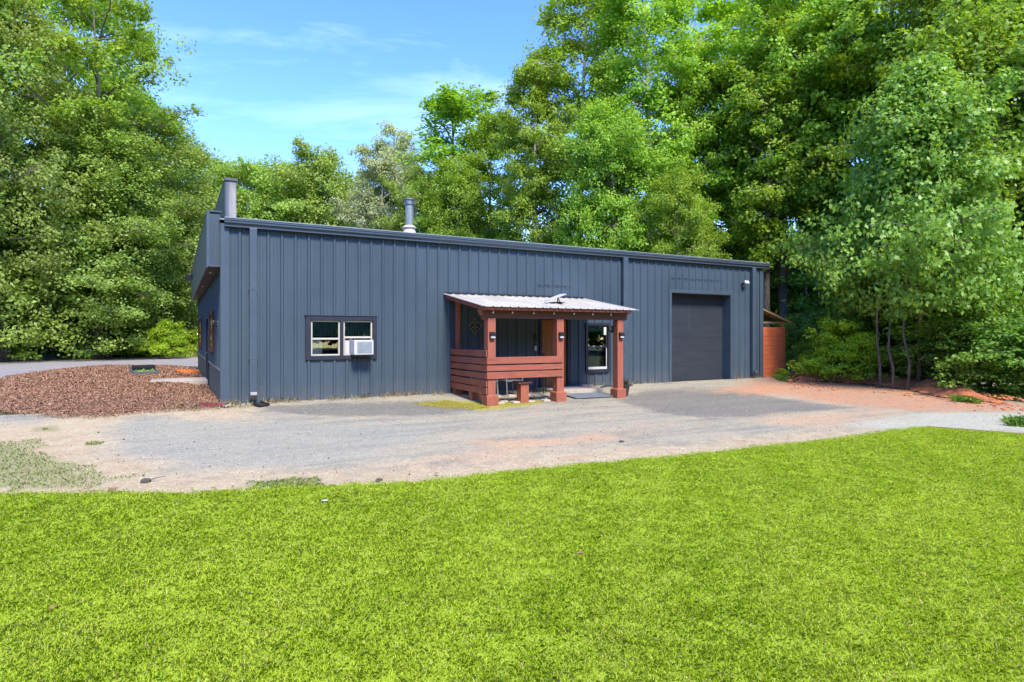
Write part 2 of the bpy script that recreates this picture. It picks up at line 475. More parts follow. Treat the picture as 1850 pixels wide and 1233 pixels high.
sk = m.noise(1.0, 6, 0.7, m.coord((0.35, 2.2, 1)), 0.4)
c = m.mix(m.rng(n2, 0.3, 0.7), (0.242, 0.233, 0.175), (0.378, 0.358, 0.261))
c = m.mix(m.rng(sk, 0.42, 0.66, 0, 0.65), c, (0.471, 0.396, 0.258))
c = m.mix(m.rng(sk, 0.52, 0.34, 0, 0.5), c, (0.189, 0.183, 0.148))
c = m.mix(m.rng(n1, 0.45, 0.7, 0, 0.55), c, (0.435, 0.377, 0.258))
c = m.mix(m.math('MULTIPLY', brk(A('bluish'), nn=n3), 0.45), c, (0.326, 0.332, 0.272))
c = m.mix(m.math('MULTIPLY', brk(A('dark'), nn=n3), 0.72), c, (0.156, 0.145, 0.123))
c = m.mix(m.math('MULTIPLY', brk(A('clay2'), 0.35, 0.95, nn=n3), 0.62), c, (0.605, 0.367, 0.196))
c = m.mix(m.math('MULTIPLY', brk(A('tan'), 0.3, 0.9, nn=n3), 0.72), c, m.mix(m.rng(n3, 0.35, 0.65), (0.471, 0.324, 0.174), (0.567, 0.474, 0.292)))
c = m.mix(m.math('MULTIPLY', brk(A('white')), 0.75), c, (0.457, 0.456, 0.342))
c = m.mix(m.math('MULTIPLY', m.math('MULTIPLY', brk(A('clay'), 0.3, 1.0, nn=n3), m.rng(sk, 0.3, 0.62, 0.35, 1.0)), 0.9), c, m.mix(m.rng(n2, 0.3, 0.7), (0.425, 0.159, 0.071), (0.638, 0.318, 0.161)))
c = m.mix(m.math('MULTIPLY', brk(A('grassm'), 0.4, 1.0), 0.7), c, m.mix(m.rng(n2, 0.35, 0.65), (0.193, 0.247, 0.066), (0.349, 0.277, 0.152)))
c = m.mix(m.math('MULTIPLY', brk(A('moss'), 0.45, 0.85), 0.9), c, m.mix(m.rng(n2, 0.35, 0.65), (0.282, 0.270, 0.023), (0.416, 0.367, 0.075)))
c = m.mix(1.0, c, m.mix(rnd, (0.66, 0.65, 0.64), (0.98, 0.96, 0.94)), 'MULTIPLY')
hi = m.math('GREATER_THAN', rnd, 0.93); c = m.mix(m.math('MULTIPLY', hi, 0.18), c, (0.709, 0.705, 0.531))
# hairline cracks
vc = m.n('ShaderNodeTexVoronoi', Scale=0.33); vc.feature = 'DISTANCE_TO_EDGE'
nv = m.n('ShaderNodeTexNoise', Scale=1.6, Detail=5.0); m.l(m.coord(), nv.inputs['Vector'])
dv = m.n('ShaderNodeVectorMath'); dv.operation = 'ADD'; m.l(m.coord((1, 1, 0)), dv.inputs[0])
sc_ = m.n('ShaderNodeVectorMath'); sc_.operation = 'SCALE'; sc_.inputs['Scale'].default_value = 1.1; m.l(nv.outputs['Color'], sc_.inputs[0]); m.l(sc_.outputs[0], dv.inputs[1]); m.l(dv.outputs[0], vc.inputs['Vector'])
ck = m.rng(vc.outputs['Distance'], 0.0, 0.004, 0.5, 0.0)
c = m.mix(m.math('MULTIPLY', ck, m.rng(n1, 0.4, 0.6)), c, (0.114, 0.104, 0.068))
m.base(c); m.set(Roughness=0.92, Specular_IOR_Level=0.2)
m.bump(m.mix(0.5, vo.outputs['Distance'], n2), 0.6, 0.02)
o = link('parking_lot', me, m.m); tag(o, kind='structure')

# gravel drive far left
road = [gp(-900, 652), gp(-300, 636), gp(0, 634), gp(100, 640), gp(200, 643), gp(300, 645), (0.9, 34, 0), (0.9, 18, 0), (-0.5, 18, 0), gp(180, 668), gp(60, 680), gp(0, 700), gp(-160, 760), gp(-900, 800)]
xs = np.arange(-90, 2, 0.5); ys = np.arange(-9, 70, 0.5)
X, Y, nx, ny = grid(xs, ys)
sdv = poly_sd(X, Y, road) + (fbm(X / 3, Y / 3, 21) - 0.5) * 1.5
me, used = grid_mesh('gravel_drive', X, Y, gzn(Y) - 0.024, nx, ny, sdv > -0.2)
m = NT('gravel')
n2 = m.noise(3, 6, 0.7); n1 = m.noise(0.6, 5, 0.6); n4 = m.noise(40, 3, 0.7)
c = m.mix(m.rng(n2, 0.3, 0.7), (0.196, 0.184, 0.176), (0.302, 0.277, 0.252))
c = m.mix(m.rng(n1, 0.5, 0.7, 0, 0.6), c, (0.347, 0.288, 0.238))
c = m.mix(1.0, c, m.mix(m.rng(n4, 0.3, 0.7), (0.75, 0.75, 0.75), (1.2, 1.2, 1.2)), 'MULTIPLY')
m.base(c); m.set(Roughness=0.95); m.bump(n4, 0.5, 0.02)
o = link('gravel_drive', me, m.m); tag(o, kind='structure')

# mulch bed along the west wall
BED = [gp(-30, 742), gp(60, 746), gp(130, 750), gp(180, 751), gp(250, 744), gp(330, 739), gp(400, 733), (-0.02, 0.1, 0), (-0.02, 15.6, 0), (-0.3, 18.0, 0), gp(180, 664), gp(90, 671), gp(30, 680), gp(0, 688), gp(-60, 705)]
xs = np.arange(-9, 0.05, 0.07); ys = np.arange(-2.5, 24, 0.09)
X, Y, nx, ny = grid(xs, ys)
def mulch_h(X, Y):
    d = poly_sd(X, Y, BED) + (fbm(X / .5, Y / .5, 33) - 0.5) * 0.35
    e = np.clip(d / 1.4, 0, 1)
    return d, 0.13 * (1 - (1 - e) ** 2) * np.clip((-X + .1) / 1.2, .25, 1) + (fbm(X / .35, Y / .35, 31) - .5) * 0.05 * np.clip(d * 3, 0, 1)
d, h = mulch_h(X, Y)
me, used = grid_mesh('mulch_bed', X, Y, gzn(Y) - 0.006 + h, nx, ny, d > 0.02)
m = NT('mulch')
v1 = m.n('ShaderNodeTexVoronoi', Scale=26.0); m.l(m.coord((1, 1.7, 1)), v1.inputs['Vector'])
sc1 = m.n('ShaderNodeSeparateColor'); m.l(v1.outputs['Color'], sc1.inputs[0])
n1 = m.noise(1.3, 5, 0.6)
c = m.mix(sc1.outputs[0], (0.146, 0.067, 0.035), (0.290, 0.157, 0.086))
c = m.mix(m.rng(n1, 0.4, 0.7, 0, 0.5), c, (0.146, 0.067, 0.035))
m.base(c); m.set(Roughness=0.95); m.bump(v1.outputs['Distance'], 0.9, 0.03)
o = link('mulch_bed', me, m.m); tag(o, kind='structure')
# loose bark chips
N = 120000
cx_ = rng.uniform(-9, -0.05, N * 2); cy_ = -1.4 + (22 + 1.4) * rng.uniform(0, 1, N * 2) ** 1.5
d, h = mulch_h(cx_, cy_)
k = (d > -0.12 + rng.uniform(-.25, .1, len(d))); cx_, cy_, h, d = cx_[k][:N], cy_[k][:N], h[k][:N], d[k][:N]
n = len(cx_)
P0 = np.stack([cx_, cy_, gzn(cy_) + np.maximum(h, 0) + 0.008 + rng.uniform(0, .02, n)], 1)
def rand_quads(P0, L, Wd, tilt):
    n = len(P0)
    a = rng.uniform(0, 2 * np.pi, n)
    u = np.stack([np.cos(a), np.sin(a), rng.uniform(-tilt, tilt, n)], 1)
    w = np.stack([-np.sin(a), np.cos(a), rng.uniform(-tilt, tilt, n)], 1)
    L = L[:, None]; Wd = Wd[:, None]
    return np.stack([P0 - u * L - w * Wd * .6, P0 + u * L * .8 - w * Wd, P0 + u * L + w * Wd * .7, P0 - u * L * .7 + w * Wd], 1).reshape(-1, 3)
sz = rng.uniform(0.009, 0.028, n) * (1 + np.clip(cy_, 0, 20) * 0.06)
me = np_mesh('mulch_chips', rand_quads(P0, sz, sz * rng.uniform(.12, .32, n), 1.1), 4)
m = NT('bark_chips'); g = m.n('ShaderNodeNewGeometry')
rp = g.outputs['Random Per Island']
c = m.mix(rp, (0.157, 0.075, 0.040), (0.398, 0.222, 0.124))
c = m.mix(m.math('GREATER_THAN', rp, 0.955), c, (0.503, 0.363, 0.232))
m.base(c); m.set(Roughness=0.9)
o = link('mulch_chips', me, m.m); tag(o, 'reddish brown bark chips covering the bed beside the building', 'mulch', kind='stuff')

# clay bank on the right
xs = np.arange(14.5, 29, 0.08); ys = np.arange(-12, 2.4, 0.08)
X, Y, nx, ny = grid(xs, ys)
BANK = [gp(1420, 690), gp(1470, 690), gp(1560, 695), gp(1620, 702), gp(1700, 717), gp(1780, 727), gp(1830, 732), gp(1770, 712), gp(1700, 698), gp(1640, 686), gp(1560, 678), gp(1420, 679)]
d = poly_sd(X, Y, BANK) + (fbm(X / .6, Y / .6, 41) - .5) * .5
e = np.clip(d / 0.8, 0, 1)
h = 0.30 * e * (0.4 + 1.1 * fbm(X / .5, Y / .5, 43)) + (fbm(X / .12, Y / .12, 44, 3) - .5) * 0.09 * np.clip(d * 3, 0, 1)
me, used = grid_mesh('clay_bank', X, Y, gzn(Y) + 0.004 + h, nx, ny, d > -0.02)
m = NT('red_clay')
n2 = m.noise(7, 7, 0.75); n1 = m.noise(1.1, 4)
c = m.mix(m.rng(n2, 0.3, 0.7), (0.361, 0.097, 0.037), (0.786, 0.276, 0.102))
c = m.mix(m.rng(n1, 0.5, 0.65, 0, 0.7), c, (0.234, 0.102, 0.052))
m.base(c); m.set(Roughness=0.95); m.bump(n2, 0.9, 0.06)
o = link('clay_bank', me, m.m); tag(o, kind='structure')
claymat = m.m
# clods of clay
N = 700; V = MB()
for i in range(N):
    t = random.random(); 
    px = 1430 + 420 * t + random.gauss(0, 12); py = 686 + max(0, (px - 1560)) * 0.155 + abs(random.gauss(0, 1)) * 9 - 3
    x, y, z = gp(px, py); r = random.uniform(.012, .05)
    V.lathe([(r * .5, -r * .3), (r, r * .1), (r * .6, r * .6)], (x, y, z + (0.12 if py < 690 + max(0, (px - 1560)) * 0.155 else 0.0)), 5)
o = V.build('clay_clods', claymat); tag(o, 'loose orange clay clods strewn along the bank and the lot edge', 'clay clods', kind='stuff')

# lawn
xs = np.arange(-20, 15, 0.11); ys = np.arange(-24, -6, 0.11)
X, Y, nx, ny = grid(xs, ys)
def lawn_d(X, Y): return poly_sd(X, Y, LAWN) + (fbm(X / .25, Y / .25, 51, 3) - .5) * .16
d = lawn_d(X, Y)
def lawn_z(X, Y, d): return gzn(Y) + 0.01 + 0.035 * np.clip(d / .5, 0, 1) + (fbm(X / 1.2, Y / 1.2, 53) - .5) * .05 * np.clip(d, 0, 1)
me, used = grid_mesh('lawn', X, Y, lawn_z(X, Y, d), nx, ny, d > -0.03)
m = NT('lawn_turf')
n1 = m.noise(0.6, 5, 0.65); n2 = m.noise(25, 5, 0.7)
c = m.mix(m.rng(n2, 0.3, 0.7), (0.20, 0.28, 0.02), (0.36, 0.47, 0.035))
c = m.mix(m.rng(n1, 0.5, 0.75, 0, 0.35), c, (0.24, 0.24, 0.06))
m.base(c); m.set(Roughness=0.95, Specular_IOR_Level=0.1); m.bump(n2, 0.8, 0.03)
o = link('lawn', me, m.m); tag(o, kind='structure')

def mat_grass(name, a, b, c3, dry):
    m = NT(name); g = m.n('ShaderNodeNewGeometry'); rp = g.outputs['Random Per Island']
    n1 = m.noise(0.55, 4, 0.6); n2 = m.noise(3.5, 4, 0.6)
    c = m.mix(rp, a, b)
    c = m.mix(m.rng(n1, 0.4, 0.65, 0, 0.6), c, c3)
    if name == 'grass_blades':               # faint mowing bands and thin patches
        wv = m.n('ShaderNodeTexWave', Scale=0.28, Distortion=1.2, Detail=2.0); wv.bands_direction = 'X'
        mpw = m.n('ShaderNodeMapping'); mpw.inputs['Rotation'].default_value = (0, 0, 0.75); m.l(m.coord(), mpw.inputs['Vector']); m.l(mpw.outputs[0], wv.inputs['Vector'])
        c = m.mix(m.rng(wv.outputs['Fac'], 0.2, 0.8, 0, 0.24), c, (0.56, 0.66, 0.06))
        pn = m.noise(1.4, 5, 0.7)
        c = m.mix(m.rng(pn, 0.58, 0.75, 0, 0.3), c, (0.56, 0.55, 0.13))
    c = m.mix(m.math('MULTIPLY', m.math('GREATER_THAN', m.math('FRACT', m.math('MULTIPLY', rp, 17.3)), 0.93), m.rng(n2, 0.3, 0.55)), c, dry)
    m.base(c); m.set(Roughness=0.5, Specular_IOR_Level=0.3)
    tl = m.n('ShaderNodeBsdfTranslucent'); m.l(c, tl.inputs['Color'])
    mx = m.n('ShaderNodeMixShader'); mx.inputs[0].default_value = 0.42
    m.l(m.b.outputs[0], mx.inputs[1]); m.l(tl.outputs[0], mx.inputs[2]); m.l(mx.outputs[0], m.o.inputs['Surface'])
    return m.m
def blades(P0, H, Wd, lean, name, mat, label, cat):
    n = len(P0)
    a = rng.uniform(0, 2 * np.pi, n); b = a + np.pi / 2 + rng.normal(0, .4, n)
    u = np.stack([np.cos(a), np.sin(a), np.zeros(n)], 1) * Wd[:, None] * .5
    w = np.stack([np.cos(b), np.sin(b), np.zeros(n)], 1)
    ln = rng.uniform(.15, 1.0, n) * lean
    up = np.array([[0, 0, 1.0]])
    mid = P0 + up * (H * .6)[:, None] + w * (H * ln * .35)[:, None]
    tip = P0 + up * (H * (1 - ln * .35))[:, None] + w * (H * ln * 1.0)[:, None]
    V = np.stack([P0 - u, P0 + u, mid + u * .8, tip, mid - u * .8], 1).reshape(-1, 3)
    me = np_mesh(name, V, 5)
    o = link(name, me, mat); tag(o, label, cat, kind='stuff'); return o
M['grass'] = mat_grass('grass_blades', (0.24, 0.375, 0.012), (0.455, 0.61, 0.018), (0.51, 0.64, 0.035), (0.62, 0.54, 0.22))
N = 2500000
# polar sampling about the lawn in front of the viewpoint, thinning with distance
Zd = 1.2 + 12.3 * rng.uniform(0, 1, N) ** 1.2
Xl = rng.uniform(-1.08, 1.08, N) * (Zd * 0.84 + 3.6)
gx = CAM[0] + Xl * CY + Zd * SY; gy = CAM[1] - Xl * SY + Zd * CY
d = lawn_d(gx, gy); clump = fbm(gx / .12, gy / .12, 61, 2)
k = (d > -0.35) & (rng.uniform(0, 1, N) < (0.35 + 1.1 * clump) * np.clip((d + .35) / .35, .0, 1) ** 4)
gx, gy, d, Zd, clump = gx[k], gy[k], d[k], Zd[k], clump[k]
P0 = np.stack([gx, gy, lawn_z(gx, gy, d) - 0.004], 1)
n = len(gx)
H = rng.uniform(.014, .036, n) * (0.7 + 0.7 * clump) * np.clip(0.7 + d, .7, 1)
blades(P0, H, rng.uniform(.0024, .0046, n) * (1 + Zd * .06), 1.3, 'grass', M['grass'], 'bright green mown grass covering the lawn in the foreground', 'grass')
# a few broad-leaved weeds and taller blades
N = 700
Zd = 2.6 + 8 * rng.uniform(0, 1, N); Xl = rng.uniform(-.95, .95, N) * Zd
gx = CAM[0] + Xl * CY + Zd * SY; gy = CAM[1] - Xl * SY + Zd * CY
d = lawn_d(gx, gy); k = (d > 0.1) & (fbm(gx / .7, gy / .7, 71) > .5); gx, gy, d = gx[k], gy[k], d[k]; n = len(gx)
blades(np.stack([gx, gy, lawn_z(gx, gy, d)], 1), rng.uniform(.03, .06, n), rng.uniform(.004, .007, n), 1.0, 'weeds', mat_grass('weed_blades', (0.32, 0.50, 0.10), (0.45, 0.62, 0.18), (0.45, 0.6, 0.2), (0.5, 0.45, 0.2)), 'taller pale weed blades standing out of the lawn', 'weeds')

# tufts on the lot, moss cushions, dry weeds along the wall
def scatter_poly(P, n, seed=0):
    xs_ = [p[0] for p in P]; ys_ = [p[1] for p in P]
    x = rng.uniform(min(xs_), max(xs_), n * 4); y = rng.uniform(min(ys_), max(ys_), n * 4)
    d = poly_sd(x, y, P) + (fbm(x / .4, y / .4, 80 + seed) - .55) * .8
    k = d > 0; return x[k][:n], y[k][:n]
tx, ty = [], []
for P, n in (([gp(-150, 800), gp(60, 795), gp(110, 830), gp(190, 850), gp(260, 862), gp(170, 885), gp(-150, 890)], 9000),
             ([gp(62, 774), gp(98, 770), gp(104, 777), gp(66, 779)], 500), ([gp(150, 765), gp(165, 764), gp(167, 770), gp(150, 771)], 200),
             ([gp(450, 868), gp(520, 866), gp(580, 870), gp(575, 880), gp(455, 880)], 1800),
             ([gp(160, 795), gp(180, 795), gp(185, 803), gp(160, 804)], 250)):
    a, b = scatter_poly(P, n, n % 7); tx.append(a); ty.append(b)
tx = np.concatenate(tx); ty = np.concatenate(ty); n = len(tx)
blades(np.stack([tx, ty, gzn(ty) - .01], 1), rng.uniform(.015, .04, n), rng.uniform(.003, .005, n), 1.2, 'grass_tufts', mat_grass('tuft_blades', (0.17, 0.32, 0.04), (0.28, 0.45, 0.07), (0.36, 0.42, 0.10), (0.5, 0.38, 0.2)), 'thin patches of grass growing through the worn lot', 'grass')
tx, ty = [], []
for x0, x1, n, sp in ((0.05, 5.4, 2600, .13), (-1.2, 0.6, 1500, .3), (9.9, 13.4, 250, .08), (16.4, 18, 200, .1)):
    tx.append(rng.uniform(x0, x1, n)); ty.append(-0.03 - np.abs(rng.normal(0, sp, n)))
tx = np.concatenate(tx); ty = np.concatenate(ty); k = fbm(tx / .35, ty / .35 + 7, 90) > .47; tx, ty = tx[k], ty[k]; n = len(tx)
blades(np.stack([tx, ty, gzn(ty) - .01], 1), rng.uniform(.03, .2, n) * rng.uniform(.4, 1, n), rng.uniform(.004, .008, n), .9, 'dry_weeds', mat_grass('dry_blades', (0.42, 0.30, 0.19), (0.62, 0.47, 0.32), (0.34, 0.36, 0.14), (0.3, 0.4, 0.1)), 'dry straw coloured weeds along the foot of the blue wall', 'weeds')
a, b = scatter_poly([gp(745, 730), gp(800, 723), gp(880, 727), gp(880, 742), gp(800, 738)], 3500, 3)
a2, b2 = scatter_poly([gp(890, 726), gp(1010, 718), gp(1000, 728), gp(900, 734)], 900, 4)
a = np.concatenate([a, a2]); b = np.concatenate([b, b2]); n = len(a)
blades(np.stack([a, b, gzn(b) - .008], 1), rng.uniform(.008, .025, n), rng.uniform(.006, .012, n), 1.5, 'moss', mat_grass('moss_blades', (0.34, 0.33, 0.02), (0.52, 0.48, 0.05), (0.5, 0.42, 0.1), (0.5, 0.4, 0.1)), 'yellow green moss patch on the gravel left of the porch', 'moss')
# stones on the lot
N = 2600
Zd = 7 + 14 * rng.uniform(0, 1, N); Xl = rng.uniform(-.95, .9, N) * Zd
gx = CAM[0] + Xl * CY + Zd * SY; gy = CAM[1] - Xl * SY + Zd * CY
k = (lawn_d(gx, gy) < -0.05) & (gy < -0.1) & (gx < 17) & (fbm(gx / 1.5, gy / 1.5, 95) > .42); gx, gy = gx[k], gy[k]
V = MB()
for x, y in zip(gx, gy):
    r = min(0.03, 0.005 + abs(random.gauss(0, .006)))
    a = random.random() * 6
    V.add([(x + r * math.cos(a + q * 1.57) * random.uniform(.7, 1.3), y + r * math.sin(a + q * 1.57) * random.uniform(.7, 1.3), gz(x, y) - .006) for q in range(4)] + [(x, y, gz(x, y) + r * .8)], [(0, 1, 4), (1, 2, 4), (2, 3, 4), (3, 0, 4)])
m = NT('stones'); g = m.n('ShaderNodeNewGeometry')
m.base(m.mix(g.outputs['Random Per Island'], (0.03, 0.025, 0.022), (0.42, 0.37, 0.33))); m.set(Roughness=0.9)
o = V.build('stones', m.m); tag(o, 'small loose stones scattered over the worn lot', 'stones', kind='stuff')
# fallen leaves
M['deadleaf'] = mat_simple('dead_leaf', (0.246, 0.115, 0.057), 0.8, 0.4, 30)
for i, (px, py, s_, lab) in enumerate(((204, 885, .07, 'curled rust brown leaf where the lot meets the lawn at left'), (1000, 866, .05, 'pale orange fallen leaf near the lawn edge below the porch'),
                                      (100, 1098, .05, 'small tan leaf lying low at the left of the lawn'), (1047, 1000, .035, 'tiny dried leaf in the middle of the lawn'),
                                      (790, 856, .04, 'orange fallen leaf on the lot in front of the porch'))):
    x, y, z = gp(px, py, 0.05 if py > 895 else 0.02)
    vs = [(0, -1, 0), (.45, -.5, .15), (.9, -.1, .35), (.5, .25, .2), (.35, .7, .3), (0, 1.1, .1), (-.4, .6, .25), (-.8, .2, .4), (-.5, -.3, .12)]
    b = MB(); a = i * 1.3
    b.add([(x + s_ * (p[0] * math.cos(a) - p[1] * math.sin(a)), y + s_ * (p[0] * math.sin(a) + p[1] * math.cos(a)), z + s_ * p[2]) for p in vs] + [(x, y, z)], [(k, (k + 1) % 9, 9) for k in range(9)])
    tag(b.build('fallen_leaf', M['deadleaf']), lab, 'leaf', 'fallen leaves')
for px, py, L, lab in ((263, 869, .065, 'dark flat clump of debris on the lot at left'), (685, 868, .05, 'small dark clod close to the lawn edge'), (1123, 798, .05, 'dark pebble below the porch post')):
    x, y, z = gp(px, py)
    b = MB(); b.lathe([(L, -.01), (L * .9, L * .2), (L * .45, L * .45)], (x, y, z), 7); tag(b.build('dirt_clod', M['bark_dark']), lab, 'clod', 'dark clods on the lot')
b = MB(); x, y, z = gp(283, 867); b.tube([(x - .08, y - .03, z + .01), (x, y, z + .025), (x + .1, y + .05, z + .02)], [.006, .005, .003], 5)
tag(b.build('twig', M['bark_dark']), 'short dark twig lying on the lot beside the debris clump', 'twig')
# edging timber by the lawn's right corner
p, q = Vector(gp(1672, 772)), Vector(gp(2000, 797)); 
b = MB(); dirv = (q - p).normalized(); nrm = Vector((-dirv.y, dirv.x, 0)) * .035
vs = []
for zz in (-.06, .02):
    for a_, s_ in ((p, -1), (q, -1), (q, 1), (p, 1)): vs.append(a_ + nrm * s_ + Vector((0, 0, zz)))
b.add(vs, [(3, 2, 1, 0), (4, 5, 6, 7), (0, 1, 5, 4), (1, 2, 6, 5), (2, 3, 7, 6), (3, 0, 4, 7)])
tag(b.build('edging_timber', mat_simple('old_timber', (0.164, 0.082, 0.053), 0.9, .3, 9, .4)), 'weathered brown timber edging at the right corner of the lawn', 'edging')

# ------------------------------------------------------------------ building
LEN, DEP, EAVE = 18.0, 15.5, 4.08
B = empty('metal_building', (0, 0, 0))
tag(B, 'long dark blue metal clad workshop building with a flat front eave', 'building')
PITCH = 0.3048
def siding(u0, u1, z0f, z1f, openings, place, pitch=PITCH, depth=0.038, offset=0.05):
    """ribbed sheet: place(u, off, z) -> point; openings (u0,u1,z0,z1)"""
    prof = []
    k = math.floor((u0 - offset) / pitch) - 1
    while offset + k * pitch < u1:
        c0 = offset + k * pitch
        for du, dd in ((-.045, 0), (-.02, depth), (.02, depth), (.045, 0), (.11, 0), (.118, .006), (.135, .006), (.143, 0), (.185, 0), (.193, .006), (.21, .006), (.218, 0)):
            prof.append((c0 + du, dd))
        k += 1
    us = sorted(set([round(p[0], 4) for p in prof if u0 < p[0] < u1] + [u0, u1] + [e for op in openings for e in op[:2]]))
    pu = [p[0] for p in prof]; pd = [p[1] for p in prof]
    off = lambda u: float(np.interp(u, pu, pd))
    b = MB()
    for a, c in zip(us, us[1:]):
        mid = (a + c) / 2
        cuts = sorted([(op[2], op[3]) for op in openings if op[0] < mid < op[1]])
        spans = []; z = None
        lo = 'b'; cur = None
        za, zc = z0f(a), z0f(c)
        for (q0, q1) in cuts:
            if q0 > za + 1e-3: spans.append((za, zc, q0, q0))
            za = zc = q1
        spans.append((za, zc, z1f(a), z1f(c)))
        for (b0, b1, t0, t1) in spans:
            if max(t0, t1) - min(b0, b1) < 1e-3: continue
            b.add([place(a, off(a), b0), place(c, off(c), b1), place(c, off(c), t1), place(a, off(a), t0)], [(0, 1, 2, 3)])
    return b
GAR = (13.54, 16.33, -0.1, 2.97); WIN1 = (1.92, 3.44, 1.04, 1.92); WIN2 = (10.10, 10.88, 0.48, 1.85); DOOR = (8.47, 9.36, -0.1, 2.0)
b = siding(0.12, LEN - .1, lambda u: -0.06, lambda u: EAVE, [GAR, WIN1, WIN2, DOOR], lambda u, o, z: (u, -o, z))
b.build('front_wall', M['siding'], B)
SD = (6.05, 7.0, -0.1, 2.1)
side_top = lambda y: EAVE + min(y, DEP - y) / 12
b = siding(0.12, DEP - .1, lambda u: 0.74, side_top, [(SD[0], SD[1], .74, 2.1)], lambda u, o, z: (-o, u, z))
b.build('west_wall', M['siding'], B)
b = MB()                                # corrugated wainscot, horizontal ribs
for (a, c) in ((0.12, SD[0]), (SD[1], DEP - .1)):
    zz = -0.1
    while zz < 0.72:
        b.add([(-.005, a, zz), (-.005, c, zz), (-.022, c, zz + .035), (-.022, a, zz + .035)], [(0, 3, 2, 1)])
        b.add([(-.022, a, zz + .035), (-.022, c, zz + .035), (-.005, c, zz + .07), (-.005, a, zz + .07)], [(0, 3, 2, 1)])
        zz += .07
b.build('wainscot', mat_simple('wainscot_metal', (0.070, 0.074, 0.090), 0.45, .2, 4), B)
b = MB(); b.box(-.05, .0, .12, SD[0], .725, .76); b.box(-.05, .0, SD[1], DEP - .1, .725, .76); b.build('wainscot_cap', mat_simple('cap_metal', (0.180, 0.197, 0.221), .4), B)
b = siding(0.1, DEP - .1, lambda u: -.06, side_top, [], lambda u, o, z: (LEN + o, u, z)); b.build('east_wall', M['siding'], B)
b = siding(0.1, LEN - .1, lambda u: -.06, lambda u: EAVE, [], lambda u, o, z: (u, DEP + o, z)); b.build('rear_wall', M['siding'], B)
# corner trims
for bx_ in ((-.045, .13, -.045, -.001), (-.045, -.001, .0, .13), (LEN - .14, LEN + .045, -.045, -.001), (LEN + .001, LEN + .045, .0, .13), (-.045, .13, DEP + .001, DEP + .045)):
    b = MB(); b.box(*bx_, -.06, EAVE); b.build('corner_trim', M['trim'], B)
b = MB()
MID = DEP / 2
for (y0, z0, y1, z1) in ((-.10, EAVE + .1, MID, EAVE + .1 + MID / 12), (MID, EAVE + .1 + MID / 12, DEP + .1, EAVE + .09)):
    b.add([(-.06, y0, z0), (LEN + .2, y0, z0), (LEN + .2, y1, z1), (-.06, y1, z1), (-.06, y0, z0 - .03), (LEN + .2, y0, z0 - .03), (LEN + .2, y1, z1 - .03), (-.06, y1, z1 - .03)],
          [(0, 1, 2, 3), (7, 6, 5, 4), (0, 4, 5, 1), (1, 5, 6, 2), (3, 2, 6, 7), (0, 3, 7, 4)])
for i in range(60):
    x = .1 + i * .3048
    b.add([(x - .03, -.12, EAVE + .103), (x + .03, -.12, EAVE + .103), (x + .03, MID, EAVE + .103 + MID / 12), (x - .03, MID, EAVE + .103 + MID / 12), (x - .015, -.12, EAVE + .133), (x + .015, -.12, EAVE + .133), (x + .015, MID, EAVE + .133 + MID / 12), (x - .015, MID, EAVE + .133 + MID / 12)],
          [(0, 1, 5, 4), (0, 4, 7, 3), (1, 2, 6, 5), (4, 5, 6, 7)])
b.build('roof', M['roof_edge'], B)
b = MB(); b.box(.1, LEN - .1, .3, DEP - .3, -.05, .02); b.build('interior_floor', M['interior'], B)
# gutter: profiled extrusion
b = MB()
prof = [(-.002, .10), (-.002, -.08), (-.085, -.08), (-.085, -.035), (-.135, .005), (-.135, .05), (-.15, .055), (-.15, .088), (-.125, .088), (-.125, .06), (-.02, .06), (-.02, .10)]
n0 = len(prof)
for x in (.03, LEN + .22):
    for (y, z) in prof: b.v.append((x, y - .05, EAVE + .005 + z))
for i in range(n0 - 1): b.f.append((i, i + n0, i + 1 + n0, i + 1))
b.f.append(tuple(range(n0))); b.f.append(tuple(reversed(range(n0, 2 * n0))))
b.build('gutter', M['gutter'], B)
b = MB(); b.box(.03, LEN + .22, -.19, -.035, EAVE + .106, EAVE + .128); b.build('eave_trim', M['roof_edge'], B)
# gutter seams / hangers
# downspouts
for x0, x1, zb in ((.55, .71, .13), (11.42, 11.61, .05), (17.36, 17.54, .14)):
    b = MB(); b.box(x0, x1, -.145, -.036, zb, EAVE - .075)
    d = b.build('downspout', M['trim'], B, bevel=.008)
    for zz in (1.0, 2.6):
        s = MB(); s.box(x0 - .012, x1 + .012, -.149, -.034, zz, zz + .035); s.build('strap', M['trim'], d)
    if zb > .1:
        s = MB(); mm = Matrix.Translation((0, -.09, zb)) @ Matrix.Rotation(R(-35), 4, 'X')
        s.box(x0 + .012, x1 - .012, -.17, .045, -.05, .03, mm); s.build('elbow', mat_simple('worn_elbow', (0.164, 0.164, 0.164), .5) if x0 < 1 else M['trim'], d)
# garage door with recess
b = MB()
gx0, gx1, gt = GAR[0], GAR[1], GAR[3]
b.box(gx0 - .02, gx0, -.04, .45, -.05, gt + .02); b.box(gx1, gx1 + .02, -.04, .45, -.05, gt + .02); b.box(gx0, gx1, -.04, .45, gt, gt + .02)
b.build('garage_jamb', M['trim'], B)
b = MB(); b.box(gx0 - .11, gx0 - .021, -.044, -.002, -.05, gt + .11); b.box(gx1 + .021, gx1 + .11, -.044, -.002, -.05, gt + .11); b.box(gx0 - .021, gx1 + .021, -.044, -.002, gt + .021, gt + .11)
b.build('garage_trim', M['trim'], B)
b = MB()
npan = 6; ph = (gt + .02) / npan
for i in range(npan):
    z0 = -.02 + i * ph
    b.box(gx0 + .001, gx1 - .001, .335, .38, z0 + .0015, z0 + ph - .0015)
    for j in range(1, 4): b.box(gx0 + .05, gx1 - .05, .3335, .3355, z0 + j * ph / 4 - .004, z0 + j * ph / 4 + .004)
gd = b.build('garage_door', M['garage'], B, bevel=.002)
